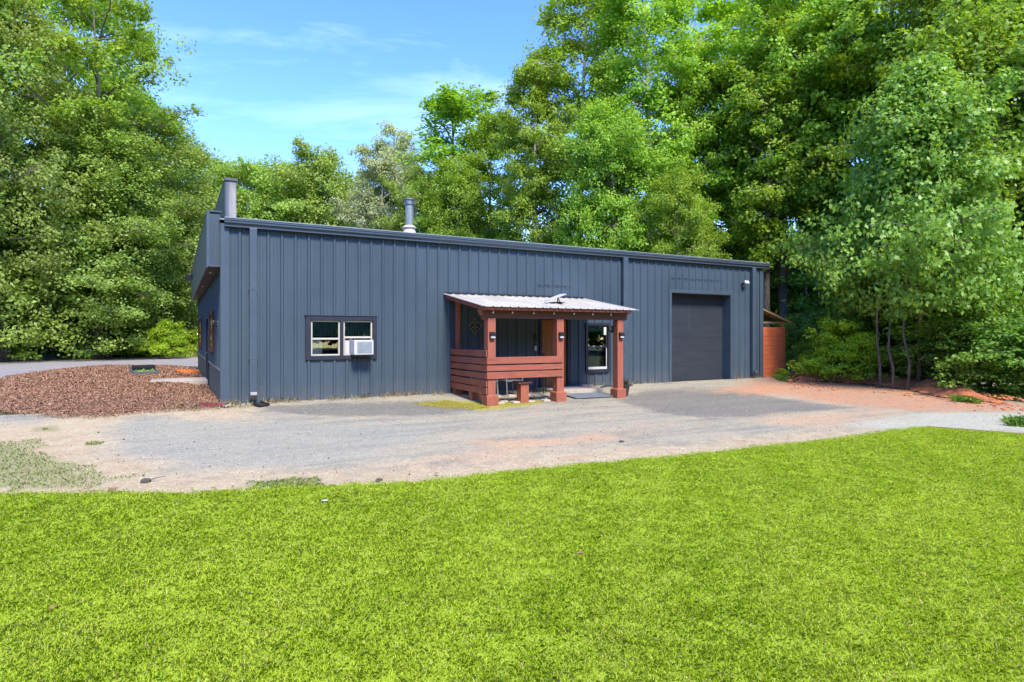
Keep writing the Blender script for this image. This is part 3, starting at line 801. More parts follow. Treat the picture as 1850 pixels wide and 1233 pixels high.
tag(gd, 'dark grey sectional roller door in a deep recess')
s = MB()
for k_ in range(8): s.box(gx0 + 1.15 + .004 * (k_ % 3), gx0 + 1.163 + .005 * (k_ % 2), .3325, .3345, 1.75 + k_ * .13, 1.75 + (k_ + 1) * .13)
s.build('scuff_mark', mat_simple('scuffed_paint', (.075, .082, .09), .8), gd)
s = MB(); s.box(gx0, gx1, .325, .345, -.03, .0); s.build('bottom_seal', mat_simple('rubber', (0.246, 0.205, 0.164), .9), gd)
# scuffed splice flashing lines
for x0, x1, z in ((13.5, 15.9, 3.46), (8.28, 9.62, 3.01)):
    b = MB()
    x = x0
    while x < x1:
        w = random.uniform(.12, .3); dz = random.uniform(-.006, .006)
        b.box(x, min(x + w, x1), -.043, -.0385, z + dz - .005, z + dz + random.uniform(.0, .006)); x += w + random.choice((.0, .0, .04))
    for k in range(int((x1 - x0) / .3)): b.box(x0 + .1 + k * .3, x0 + .135 + k * .3, -.0375, -.005, z - .005, z + .005)
    b.build('splice_line', M['black'], B)
# windows
def sash_window(x0, x1, z0, z1, frame, parent, fw=.035, mid=.5, y=.02):
    b = MB()
    b.box(x0, x0 + fw, y - .03, y + .05, z0, z1); b.box(x1 - fw, x1, y - .03, y + .05, z0, z1)
    b.box(x0 + fw, x1 - fw, y - .03, y + .05, z1 - fw, z1); b.box(x0 + fw, x1 - fw, y - .035, y + .05, z0, z0 + fw)
    zm = z0 + (z1 - z0) * mid
    b.box(x0 + fw, x1 - fw, y - .02, y + .045, zm - .022, zm + .022)
    w = b.build('window', frame, parent, bevel=.003)
    s = MB(); s.box(x0 + fw, x1 - fw, y + .015, y + .021, z0 + fw, z1 - fw); s.build('pane', M['glass'], w)
    return w
b = MB()
X0, X1, Z0, Z1 = 1.80, 3.54, .95, 2.02
b.box(X0, 1.925, -.06, .0, Z0, Z1); b.box(3.435, X1, -.06, .0, Z0, Z1); b.box(1.925, 3.435, -.06, .0, 1.915, Z1); b.box(1.925, 3.435, -.06, .0, Z0, 1.045); b.box(2.625, 2.70, -.062, .06, 1.045, 1.915)
b.box(X0 - .02, X1 + .02, -.075, -.0, Z1, Z1 + .02)
b.build('window_surround', M['wtrim'], B, bevel=.004)
w = sash_window(1.93, 2.62, 1.05, 1.91, M['vinyl'], B, .035, .48); tag(w, 'left sash of the double window, curtain behind its lower pane')
w = sash_window(2.705, 3.43, 1.05, 1.91, M['vinyl'], B, .035, .52); tag(w, 'right sash of the double window holding the air conditioner')
for q_ in ((2.75, 2.86), (3.33, 3.39)):
    s = MB(); s.box(*q_, -.005, .03, 1.09, 1.42); s.build('filler_panel', M['white'], w)
b = MB(); b.box(1.9, 3.5, 1.6, 1.65, .5, 2.4); b.build('interior_wall', M['interior'], B)
b = MB()
for i in range(7): b.tube([(1.99 + i * .033, .07 + .012 * (i % 2), 1.06), (1.99 + i * .033, .07 + .012 * (i % 2), 1.44)], .022, 6)
b.build('curtain', M['curtain'], B)
b = MB()
for i in range(22): b.tube([(1.99 + i * .066, .09 + .012 * (i % 2), 1.52), (1.99 + i * .066, .09 + .012 * (i % 2), 1.9)], .03, 6)
b.build('curtain', mat_simple('green_curtain', (0.115, 0.180, 0.139), .9, .3, 8), B)
b = MB()
X0, X1, Z0, Z1 = 10.03, 10.95, .41, 1.93
b.box(X0, 10.10, -.055, .0, Z0, Z1); b.box(10.88, X1, -.055, .0, Z0, Z1); b.box(10.10, 10.88, -.055, .0, 1.85, Z1); b.box(10.10, 10.88, -.07, .0, Z0 - .02, .48)
b.build('window_surround', M['wtrim'], B, bevel=.004)
w = sash_window(10.10, 10.88, .48, 1.85, M['wtrim'], B, .045, .52)
tag(w, 'tall dark framed sash window beside the wooden door')
s = MB(); s.box(10.14, 10.86, -.02, -.008, .50, .575); s.box(10.825, 10.85, -.02, -.008, .575, 1.15); s.build('sash_rail', M['white'], w)
s = MB(); s.box(10.74, 10.83, -.016, .01, 1.56, 1.80); s.build('sticker', mat_simple('sticker_paper', (0.492, 0.558, 0.410), .7), w)
s = MB(); s.box(10.16, 10.82, .045, .06, 1.66, 1.80); s.build('blind', mat_simple('green_blind', (0.131, 0.246, 0.164), .6), w)
for xx in (10.33, 10.62):
    s = MB(); s.box(xx, xx + .05, -.012, .02, 1.205, 1.225); s.build('sash_lock', M['white'], w)
# entrance door
b = MB(); b.box(8.38, 8.47, -.05, .1, 0, 2.08); b.box(9.36, 9.45, -.05, .1, 0, 2.08); b.box(8.47, 9.36, -.05, .1, 2.0, 2.08)
b.build('door_frame', M['wtrim'], B, bevel=.003)
b = MB(); b.box(8.475, 9.355, .02, .065, .02, 1.995)
for i in range(5):
    x = 8.475 + .176 * i; b.box(x + .003, x + .173, .008, .0195, .02, 1.99)
dd = b.build('entrance_door', M['door'], B, bevel=.003); tag(dd, 'varnished orange brown plank door inside the porch')
s = MB(); s.lathe([(.0, 0), (.028, .0), (.03, .03), (.015, .05)], n=12)
hnd = s.build('door_knob', M['black'], dd, smooth=True); hnd.rotation_euler = (R(90), 0, 0); hnd.location = (8.545, .008, .98)
b = MB(); b.box(8.2, 8.28, -.06, -.035, 1.1, 1.24); b.build('switch_plate', M['white'], B, bevel=.006)
b = MB(); b.box(8.21, 8.29, -.065, -.034, 1.36, 1.56); b.build('keypad', M['black'], B, bevel=.008)
# canopy fascia on the west wall
cz0, cz1, cx0, cy0, cy1 = 3.11, 4.34, -.31, .10, 15.5
b = MB()
b.box(cx0, cx0 + .03, cy0, cy1, cz0, cz1); b.box(cx0 + .03, -.046, cy0 + .01, cy0 + .03, cz0 + .04, cz1 - .04); b.box(cx0 + .03, -.046, cy1 - .03, cy1, cz0, cz1); b.box(cx0 + .03, -.02, cy0 + .03, cy1 - .03, cz1 - .03, cz1 - .003)
b.box(-.19, -.17, cy0 - .004, cy0 + .01, cz0 + .05, cz1 - .05); b.box(-.10, -.08, cy0 - .004, cy0 + .01, cz0 + .05, cz1 - .05)
cf = b.build('canopy_fascia', M['siding'], B)
b = MB(); b.box(cx0 - .012, cx0 + .05, cy0 - .02, cy0 - .001, cz0, cz1); b.box(cx0 - .012, -.02, cy0 - .022, cy1, cz1, cz1 + .03); b.box(cx0 + .05, -.046, cy0 - .02, cy0 + .009, cz0 - .01, cz0 + .04); b.box(cx0 - .014, cx0 + .02, cy0 - .02, cy1, cz0 - .03, cz0 - .001)
b.build('fascia_trim', M['trim'], cf)
b = MB(); b.box(cx0 + .03, -.036, cy0 + .03, cy1 - .03, cz0 + .01, cz0 + .03); b.build('soffit', M['soffit'], cf)
for yy in (1.6, 6.5, 11.5):
    s = MB(); s.lathe([(.04, 0), (.035, -.03), (.01, -.045)], (-.17, yy, cz0 + .009), 10); s.build('soffit_light', M['white'], cf)
# raised parapet
b = MB(); b.box(.09, .31, .32, 11.0, EAVE + .12, 5.14); pp = b.build('parapet', M['stained'], B, bevel=.004)
b = MB(); b.box(.06, .34, .29, 11.05, 5.141, 5.2); b.build('parapet_cap', mat_simple('cap_dark', (0.066, 0.070, 0.082), .5), pp)
b = MB(); b.box(.066, .089, .33, 10.98, EAVE + .12, 5.14); b.build('parapet_skin', M['siding'], pp)
# side door, shutters, wall lamp, side camera
b = MB(); b.box(-.02, .02, SD[0], SD[1], .02, 2.08); b.box(-.06, .0, SD[0] - .09, SD[0], .0, 2.15); b.box(-.06, 0, SD[1], SD[1] + .09, .0, 2.15); b.box(-.06, 0, SD[0], SD[1], 2.08, 2.15)
sdoor = b.build('side_door', M['wtrim'], B)
s = MB(); s.tube([(-.02, SD[0] + .1, 1.0), (-.08, SD[0] + .1, 1.0), (-.085, SD[0] + .2, 1.0)], .012, 6); s.build('door_handle', M['galv'], sdoor)
for (y0, y1) in ((3.0, 4.3), (11.2, 13.2)):
    for ya, yb in ((y0 - .3, y0), (y1, y1 + .3)):
        b = MB(); b.box(-.085, -.034, ya, yb, 1.1, 2.2)
        for z in (1.2, 1.65, 2.1): b.box(-.10, -.084, ya, yb, z - .05, z + .05)
        b.build('shutter', mat_wood('shutter_wood' , (0.082, 0.025, 0.016), (0.156, 0.049, 0.033), 'z'), B)
    s = MB(); s.box(-.06, -.033, y0, y1, 1.1, 2.2); s.build('window', M['wtrim'], B)
    s = MB(); s.box(-.066, -.061, y0 + .08, y1 - .08, 1.18, 2.12); s.build('pane', M['glass'], B)
b = MB(); b.box(-.05, -.034, .92, 1.02, 1.78, 1.9); b.tube([(-.05, .97, 1.86), (-.14, .9, 1.88), (-.17, .85, 1.84)], [.02, .025, .035], 8)
tag(b.build('wall_light', M['galv']), 'small silver lamp on the west wall near the front corner', 'light')
b = MB(); b.tube([(cx0 - .002, 13.6, 4.0), (cx0 - .1, 13.55, 3.98)], .05, 8); b.tube([(cx0 - .1, 13.6, 3.98), (cx0 - .16, 13.2, 3.9)], [.11, .14], 10); b.lathe([(.1, -.05), (.13, .05), (.06, .14)], (cx0 - .1, 13.6, 4.0), 10)
tag(b.build('security_camera', M['black']), 'black camera fixed to the blue fascia above the west wall', 'camera')
# flue
F = empty('flue_pipe', (4.75, .95, EAVE + .18)); F.parent = B
b = MB(); b.lathe([(.22, -.02), (.20, .06), (.17, .18), (.15, .25), (.20, .26), (.20, .275), (.15, .31), (.125, .33)], n=24); b.build('flashing', M['whiteflash'], F, smooth=True)
b = MB(); b.lathe([(.115, .325), (.115, .78), (.119, .78), (.119, .80), (.115, .80), (.115, .9)], n=24); b.build('pipe', M['flue'], F)
b = MB(); b.lathe([(.11, .9), (.15, .91), (.15, .945), (.12, .95), (.12, 1.03), (.152, 1.035), (.152, 1.06), (.12, 1.075)], n=24)
for k in range(8):
    t = k * math.pi / 4; b.tube([(.135 * math.cos(t), .135 * math.sin(t), .93), (.135 * math.cos(t), .135 * math.sin(t), 1.05)], .008, 5)
b.build('cap', M['galv'], F)
b = MB(); b.tube([(.12, .0, .75), (.5, .35, .05)], .012, 6); b.tube([(.12, -.02, .85), (.2, .02, .88), (.2, .02, .5)], .008, 6); b.build('brace', M['galv'], F)

# ------------------------------------------------------------------ air conditioner
AC = empty('air_conditioner', (3.12, -.1, 1.07)); tag(AC, 'white window air conditioner sitting in the right sash', 'air conditioner')
b = MB(); b.box(-.245, .235, -.30, .14, 0, .36); b.build('case', M['white'], AC, bevel=.012)
b = MB(); b.box(-.17, .19, -.306, -.301, .04, .32); gr_ = b.build('grille', M['grille'], AC)
b = MB()
for i in range(13): b.box(-.165, .185, -.311, -.3065, .055 + i * .02, .062 + i * .02)
b.build('fins', mat_simple('fin', (0.328, 0.361, 0.377), .5), gr_)
b = MB(); b.box(-.22, .21, -.30, .1, -.02, -.001); b.build('drip_tray', M['black'], AC)

# ------------------------------------------------------------------ porch
P = empty('porch', (5.4, 0, 0)); tag(P, 'small red brown timber porch with pale tin roof on the blue wall', 'porch')
inv = Matrix.Translation((-5.4, 0, 0))
def pb(bm, name, mat, parent=None, bevel=.006):
    o = bm.build(name, mat, parent or P, bevel=bevel)
    if parent is None: o.location = (-5.4, 0, 0)
    return o
YF = -2.2
for x0, x1 in ((5.61, 5.82), (7.58, 7.79), (9.53, 9.73)):
    zb = gz(0, YF)
    b = MB(); b.box(x0, x1, YF, YF + .21, zb - .05, 1.96); post = pb(b, 'post', M['redz'])
    s = MB(); s.box(x0 - .05, x1 + .05, YF - .05, YF + .26, zb - .05, zb + .22)
    s.add([(x0 - .05, YF - .05, zb + .22), (x1 + .05, YF - .05, zb + .22), (x1 + .05, YF + .26, zb + .22), (x0 - .05, YF + .26, zb + .22), (x0, YF, zb + .25), (x1, YF, zb + .25), (x1, YF + .21, zb + .25), (x0, YF + .21, zb + .25)], [(0, 1, 5, 4), (1, 2, 6, 5), (2, 3, 7, 6), (3, 0, 4, 7)])
    s.build('post_base', M['redz'], post, bevel=.006)
b = MB(); b.box(5.69, 5.80, -.15, -.04, -.02, 2.5); pb(b, 'wall_post', M['redz'])
b = MB(); b.box(5.50, 9.86, YF + .01, YF + .20, 1.961, 2.16)
pb(b, 'front_beam', mat_wood('beam_wood_shaded', (0.090, 0.032, 0.014), (0.163, 0.057, 0.026), 'x', dark=(0.110, 0.037, 0.020)))  # shade under the porch eave is put into the beam's darker wood colour
zr = lambda y: 2.66 + y * (2.66 - 2.235) / 2.42     # underside line of the roof
for x in (5.42, 9.86):                       # brackets at the beam ends
    b = MB(); b.add([(x, YF + .04, 2.16), (x + .08, YF + .04, 2.16), (x + .08, YF + .23, 2.16), (x, YF + .23, 2.16), (5.56 if x < 6 else 9.76, YF + .04, 1.93), (5.60 if x < 6 else 9.80, YF + .04, 1.93), (5.60 if x < 6 else 9.80, YF + .23, 1.93), (5.56 if x < 6 else 9.76, YF + .23, 1.93)],
          [(0, 3, 2, 1), (4, 5, 6, 7), (0, 1, 5, 4), (1, 2, 6, 5), (2, 3, 7, 6), (3, 0, 4, 7)]); pb(b, 'bracket', M['redz'])
X0, X1, Y0 = 5.42, 9.84, -2.40
def slab(b, x0, x1, y0, y1, t0, t1):
    vs = [(x, y, zr(y) + t) for t in (t0, t1) for y in (y0, y1) for x in (x0, x1)]
    b.add(vs, [(0, 2, 3, 1), (4, 5, 7, 6), (0, 1, 5, 4), (2, 6, 7, 3), (0, 4, 6, 2), (1, 3, 7, 5)])
for i in range(8):
    b = MB(); x = X0 + .16 + i * (X1 - X0 - .37) / 7; slab(b, x, x + .045, Y0 + .05, -.04, -.11, -.022); pb(b, 'rafter', M['redy'], bevel=0)
for xx in (X0, X1 - .04):
    b = MB(); slab(b, xx, xx + .04, Y0 + .04, -.04, -.12, -.003); pb(b, 'barge_board', M['redy'])
b = MB(); b.box(X0, X1, Y0, Y0 + .038, zr(Y0) - .085, zr(Y0) - .006); pb(b, 'fascia_board', M['redx'])
b = MB(); slab(b, X0 + .05, X1 - .05, Y0 + .05, -.04, -.02, -.006); pb(b, 'ceiling_boards', M['redx'], bevel=0)
# tin roof with ribs running down the slope
b = MB(); x = X0 - .05; ribs = []
while x < X1 + .12:
    for du, h in ((0, 0), (.012, .022), (.034, .022), (.046, 0), (.1, 0), (.106, .004), (.12, .004), (.126, 0)): ribs.append((x + du, h))
    x += .2286
for (xa, ha), (xb_, hb) in zip(ribs, ribs[1:]):
    b.add([(xa, Y0 - .06, zr(Y0 - .06) + ha), (xb_, Y0 - .06, zr(Y0 - .06) + hb), (xb_, -.034, zr(-.034) + hb), (xa, -.034, zr(-.034) + ha),
           (xa, Y0 - .06, zr(Y0 - .06) + ha - .004), (xb_, Y0 - .06, zr(Y0 - .06) + hb - .004), (xb_, -.034, zr(-.034) + hb - .004), (xa, -.034, zr(-.034) + ha - .004)], [(0, 1, 2, 3), (0, 4, 5, 1), (7, 6, 5, 4)])
rt = pb(b, 'tin_roof', M['rooftin'], bevel=0)
s = MB(); s.box(X0 - .03, X1 + .1, -.05, -.036, 2.655, 2.71)
for i in range(14): s.box(X0 + i * .32, X0 + .2 + i * .32, -.075, -.051, 2.665, 2.69)
s.build('wall_flashing', M['wtrim'], rt)
# railings: left side six boards, front three boards
for z0, z1 in ((1.03, 1.185), (.845, .99), (.675, .815), (.50, .635), (.31, .46), (.135, .28)):
    b = MB(); b.box(5.565, 5.60, YF + .01, -.035, z0, z1); pb(b, 'side_rail', M['redy'], bevel=.004)
for z0, z1 in ((.855, 1.02), (.69, .82), (.50, .66)):
    b = MB(); b.box(5.566, 7.74, YF - .04, YF - .003, z0, z1); pb(b, 'front_rail', M['redx'], bevel=.004)
for q_ in ((5.62, 5.90, -1.28, -1.08, -.13, .31), (5.62, 5.85, -.2, -.04, -.1, .3)):
    b = MB(); b.box(*q_); pb(b, 'stub_post', M['redz'])
# bench: plank seat carried on stub posts
BE = empty('bench', (6.7, -1.95, gz(0, -1.95))); tag(BE, 'narrow red brown stool like bench end under the front rail', 'bench')
b = MB(); b.box(-.20, .20, -.16, .16, .47, .52); b.build('seat', mat_wood('bench_top', (0.131, 0.057, 0.037), (0.246, 0.115, 0.074), 'x'), BE, bevel=.005)
b = MB(); b.box(-.10, .13, -.11, .11, -.03, .469); b.build('leg', M['redz'], BE, bevel=.005)
# bulbs along the beam
SL = empty('string_lights', (5.4, YF, 2.14)); tag(SL, 'row of seven small white bulbs along the porch beam', 'string lights')
for px in (512, 674, 851, 1020, 1187, 1343, 1496):
    q = px / 4.625 + 780
    d = ray(q, 566); t = (YF - .02 - CAM[1]) / d[1]; x = CAM[0] + t * d[0]
    b = MB(); b.lathe([(.010, .04), (.012, .02), (.022, .01), (.024, -.01), (.016, -.025), (.004, -.03)], n=10)
    o = b.build('bulb', mat_simple('bulb_glass', (0.779, 0.722, 0.615), .2, .02), SL, smooth=True); o.location = (x - 5.4, -.03, -.035)
b = MB(); pts = []
for i in range(43): pts.append((.15 + i * .1, -.02, .02 - .012 * abs(math.sin(i * .52))))
b.tube(pts, .005, 5); b.build('cable', M['black'], SL)
# post lanterns
for i, (x, w) in enumerate(((5.715, 'left corner post beside the railing'), (7.685, 'middle post where the railing ends'), (9.63, 'lone right post near the tall window'))):
    L = empty('post_light', (x, YF - .002, 1.46)); tag(L, 'black box lantern with white lens on the ' + w, 'lantern', 'lanterns on the porch posts')
    b = MB(); b.box(-.065, .065, -.04, 0, .0, .16); b.add([(-.07, -.001, .17), (.07, -.001, .17), (.07, -.09, .13), (-.07, -.09, .13), (-.07, -.001, .155), (.07, -.001, .155), (.07, -.09, .075), (-.07, -.09, .075)], [(0, 3, 2, 1), (4, 5, 6, 7), (3, 7, 6, 2), (0, 4, 7, 3), (1, 2, 6, 5)])
    b.box(-.065, .065, -.07, -.041, .0, .02); b.build('housing', M['black'], L)
    b = MB(); b.box(-.055, .055, -.075, -.041, .021, .07); b.build('lens', M['white'], L)
# hook lamp on right post
b = MB(); b.tube([(9.45, YF + .13, 1.72), (9.36, YF + .10, 1.73), (9.31, YF + .05, 1.76)], .012, 6); b.lathe([(.02, .07), (.05, .05), (.06, -.02), (.045, -.06)], (9.29, YF + .03, 1.72), 12); b.box(9.44, 9.459, YF + .06, YF + .2, 1.62, 1.8)
tag(b.build('spot_lamp', M['black'], smooth=False), 'round black spot lamp on the inner side of the right porch post', 'lamp')
# diamond wall ornament
b = MB()
pts = [(0, .18), (-.10, .10), (.10, .09), (-.17, .03), (.17, .02), (0, .05), (-.06, -.03), (.07, -.03), (-.12, -.07), (.13, -.07), (0, -.09), (-.07, -.14), (.08, -.15), (0, -.2), (-.05, .12), (.04, .12), (.0, -.02)]

o_ = empty('wall_ornament', (6.28, -.06, 1.80)); tag(o_, 'diamond shaped ornament of gold dots on the wall inside the porch', 'ornament')
gold = mat_simple('gold', (0.615, 0.451, 0.205), .3, .1, metallic=.6)
for x, z in pts:
    b = MB(); b.lathe([(.005, -.022), (.02, 0), (.005, .022)], (x, -.02, z), 8); b.build('gold_dot', gold, o_)
b = MB()
for (a, c) in ((0, 3), (0, 4), (3, 13), (4, 13), (0, 13), (1, 12), (2, 11)): b.tube([(pts[a][0], -.02, pts[a][1]), (pts[c][0], -.02, pts[c][1])], .003, 4)
b.build('wire_frame', M['black'], o_)
# small solar panel and its dark base on the tin roof
SP = empty('roof_gadget', (8.05, -1.5, zr(-1.5) + .024)); tag(SP, 'white strip leaning over a dark round base on the tin roof', 'gadget')
b = MB(); b.lathe([(.2, 0), (.2, .012), (.1, .02), (.09, .02)], n=20); b.tube([(0, 0, .02), (.02, 0, .16)], .018, 6); b.tube([(.12, .05, .02), (.02, 0, .14)], .01, 5); b.build('base', M['black'], SP)
b = MB(); b.box(-.42, .42, -.09, .09, -.012, .012, Matrix.Translation((-.05, 0.02, .15)) @ Matrix.Rotation(R(25), 4, 'Z') @ Matrix.Rotation(R(-14), 4, 'Y')); b.build('strip', M['white'], SP)
# pavers, slab, mat
b = MB()
i = 0
for r_ in range(5):
    for c_ in range(9):
        if (r_ + c_) % 2 == 0 and random.random() < .9:
            x = 5.95 + c_ * .22 + random.uniform(-.01, .01); y = -2.05 + r_ * .26 + random.uniform(-.01, .01); z = gz(x, y)
            b.box(x, x + .2, y, y + .22, z - .02, z + .022 + random.uniform(0, .004))
tag(b.build('patio_floor', mat_simple('pale_paver', (0.451, 0.385, 0.303), .85, .2, 14, .3)), kind='structure')
b = MB(); b.box(8.30, 9.9, -1.15, -.05, -.1, .018); tag(b.build('door_slab', M['concrete'], bevel=.01), kind='structure')
b = MB(); M4 = Matrix.Translation((8.95, -1.65, gz(0, -1.65) + .016)) @ Matrix.Rotation(R(-4), 4, 'Z') @ Matrix.Rotation(R(2.6), 4, 'X'); b.box(-.62, .55, -.38, .38, -.012, .012, M4)
tag(b.build('door_mat', M['slate'], bevel=.004), 'worn blue grey mat lying before the entrance slab', 'mat')
b = MB(); b.box(-.1, .1, -.05, .05, 0, .065); b.box(.105, .3, -.055, .045, 0, .06)
o = b.build('brick', M['brick'], bevel=.006); o.location = (9.72, -.42, .018); o.rotation_euler = (0, 0, R(8)); tag(o, 'pair of tan bricks lying by the wall beneath the tall window', 'bricks')
# chairs in the shade
def chair(x, y, rz, lab):
    C0 = empty('patio_chair', (x, y, gz(0, y)), rz); tag(C0, lab, 'chair', 'grey sling chairs in the porch')
    fr = mat_simple('chair_frame', (0.344, 0.353, 0.361), .35, .1, metallic=.5)
    for sx in (-.26, .26):
        b = MB(); b.tube([(sx, .22, 0), (sx, .26, .38), (sx, .24, .62), (sx, -.2, .62), (sx, -.25, 0)], .013, 7); b.build('leg', fr, C0)
    b = MB(); b.box(-.25, .25, -.24, .24, .39, .405); b.tube([(-.26, .25, .39), (.26, .25, .39)], .012, 6); b.tube([(-.26, -.24, .39), (.26, -.24, .39)], .012, 6); b.build('seat', mat_simple('sling', (0.139, 0.143, 0.156), .8, .2, 30), C0)
    b = MB(); b.box(-.24, .24, -.01, .01, 0, .52, Matrix.Translation((0, .26, .42)) @ Matrix.Rotation(R(-14), 4, 'X')); b.tube([(-.25, .25, .4), (-.25, .38, .95), (.25, .38, .95), (.25, .25, .4)], .013, 7); b.build('backrest', mat_simple('sling', (0.049, 0.053, 0.061), .8, .2, 30), C0)
chair(6.95, -.85, R(6), 'grey sling chair facing out behind the bench seat')
chair(6.15, -.95, R(30), 'dark chair half hidden behind the left corner post')
b = MB()
TB = empty('side_table', (8.0, -.75, gz(0, -.75))); tag(TB, 'black thin legged table beside the wooden door', 'table')
b = MB(); b.lathe([(.24, .44), (.24, .46)], n=20); b.build('tabletop', M['black'], TB)
for k in range(3):
    t = k * 2.094 + .3; b = MB(); b.tube([(.18 * math.cos(t), .18 * math.sin(t), .44), (.2 * math.cos(t), .2 * math.sin(t), 0)], .018, 6); b.build('leg', M['black'], TB)
# plant pot right of the porch
PT = empty('potted_plant', (9.98, -1.95, gz(0, -1.95))); tag(PT, 'dark plastic pot with a wilted plant beside the right porch post', 'plant pot')
b = MB(); b.lathe([(.09, 0), (.135, .27), (.15, .275), (.15, .30), (.125, .30), (.12, .26), (.0, .255)], n=20); b.build('pot', mat_simple('pot_plastic', (0.041, 0.037, 0.037), .45, .2), PT, smooth=False)
n = 260; V0 = np.stack([rng.normal(0, .06, n), rng.normal(0, .06, n), .27 + np.abs(rng.normal(0, .08, n))], 1)
me = np_mesh('foliage', rand_quads(V0, np.full(n, .022), np.full(n, .012), .9), 4); link('foliage', me, mat_leaf('wilted', (.05, .07, .03), (.12, .12, .05), (.16, .10, .06)), PT)
b = MB(); b.box(-.01, .01, -.05, .05, 0, .2, Matrix.Translation((-.06, 0, .3))); b.build('plant_label', M['black'], PT)
b = MB(); x, y, z = 11.2, -.35, gz(0, -.35)
b.tube([(x - .9, y - .1, z + .02), (x - .6, y + .02, z + .03), (x - .3, y - .12, z + .02), (x, y, z + .03), (x + .35, y - .05, z + .02), (x + .1, y + .1, z + .05), (x - .2, y + .08, z + .05)], .022, 7)
tag(b.build('garden_hose', M['black'], smooth=True), 'black hose lying along the wall between the window and the downspout', 'hose')
# flood light
FL = empty('flood_light', (16.94, -.036, 3.40)); tag(FL, 'small white flood light high on the wall right of the garage door', 'flood light')
b = MB(); b.lathe([(.05, 0), (.05, .03)], n=12); o = b.build('mount', M['black'], FL); o.rotation_euler = (R(90), 0, 0)
b = MB(); b.tube([(0, -.02, 0), (.02, -.10, -.02), (.02, -.14, .01)], .014, 6); b.build('arm', M['black'], FL)
b = MB(); b.box(-.10, .10, -.06, 0, -.06, .06, Matrix.Translation((.04, -.13, .03)) @ Matrix.Rotation(R(-30), 4, 'X')); b.build('lamp_head', M['white'], FL, bevel=.01)
# splash block and red downspout extension at the left corner
b = MB(); b.box(-.13, .13, -.2, .22, 0, .02); b.box(-.13, -.11, -.2, .22, .02, .045); b.box(.11, .13, -.2, .22, .02, .045)
o = b.build('splash_block', M['black'], bevel=.005); o.location = (.74, -.42, gz(0, -.42) + .01); o.rotation_euler = (R(4), 0, R(22)); tag(o, 'black splash block under the left downspout', 'splash block')
b = MB(); b.box(-.27, .27, -.055, .055, 0, .06)
for i in range(9): b.box(-.26 + i * .06, -.24 + i * .06, -.06, .06, -.003, .068)
o = b.build('drain_pipe', mat_simple('dark_red_plastic', (0.197, 0.029, 0.045), .45, .3), bevel=.006); o.location = (-.22, -.30, gz(0, -.3) + .015); o.rotation_euler = (0, 0, R(-22)); tag(o, 'dark red ribbed drain pipe piece at the left corner of the wall', 'drain pipe')
b = MB(); b.box(-.12, .1, -.05, .05, 0, .05)
o = b.build('broken_block', M['concrete'], bevel=.012); o.location = (.1, -.42, gz(0, -.4)); o.rotation_euler = (0, 0, R(30)); tag(o, 'small pale broken block beside the dark red pipe', 'block')
# crate on the mulch, side slab, orange cord
x, y, z = gp(262, 674, .16)
CR = empty('planter_crate', (x, y, z - .04), R(8)); tag(CR, 'open dark grey crate with green plants sitting on the bark mulch', 'crate')
b = MB(); w_, d_, h_ = .42, .75, .13
b.box(-w_, w_, -d_, -d_ + .05, 0, h_); b.box(-w_, w_, d_ - .05, d_, 0, h_ + .14); b.box(-w_, -w_ + .05, -d_ + .05, d_ - .05, 0, h_); b.box(w_ - .05, w_, -d_ + .05, d_ - .05, 0, h_)
b.box(-w_ + .05, w_ - .05, -d_ + .05, d_ - .05, 0, .05)
b.build('box', mat_simple('crate_plastic', (0.082, 0.094, 0.098), .5, .3), CR, bevel=.01)
b = MB(); b.box(-w_ * .85, w_ * .95, d_ - .12, d_ - .06, h_ + .06, h_ + .17); b.build('dark_flap', M['black'], CR)
n = 110; V0 = np.stack([rng.uniform(-.25, .25, n), rng.uniform(-.6, .5, n), .04 + rng.uniform(0, .13, n)], 1)
me = np_mesh('plants', rand_quads(V0, np.full(n, .035), np.full(n, .015), .9), 4); link('plants', me, M['leafA'], CR)
b = MB(); b.box(-1.6, -.05, 5.9, 7.2, -.1, .17); tag(b.build('side_slab', M['concrete'], bevel=.02), kind='structure')
b = MB(); pts = []
for i in range(70): t = i * .42; pts.append((-.55 + .28 * math.cos(t) + .1 * math.sin(i), 9.4 + .6 * math.sin(t * .97) + i * .01, .2 + .10 * random.random()))
b.tube(pts, .014, 5); tag(b.build('extension_cord', mat_simple('orange_rubber', (0.656, 0.164, 0.025), .5, .1)), 'tangled orange cord on the mulch against the west wall', 'cord')
# valve head in the lawn, dog-sized debris
x, y, z = gp(585, 914, .03)
VB = empty('sprinkler_head', (x, y, z)); tag(VB, 'small white topped black sprinkler head in the lawn', 'sprinkler')
b = MB(); b.lathe([(.028, -.03), (.028, .035), (.02, .05)], n=10); b.build('body', M['black'], VB)
b = MB(); b.lathe([(.03, .051), (.034, .058), (.012, .063)], (.01, 0, 0), 10); b.build('top', M['white'], VB)

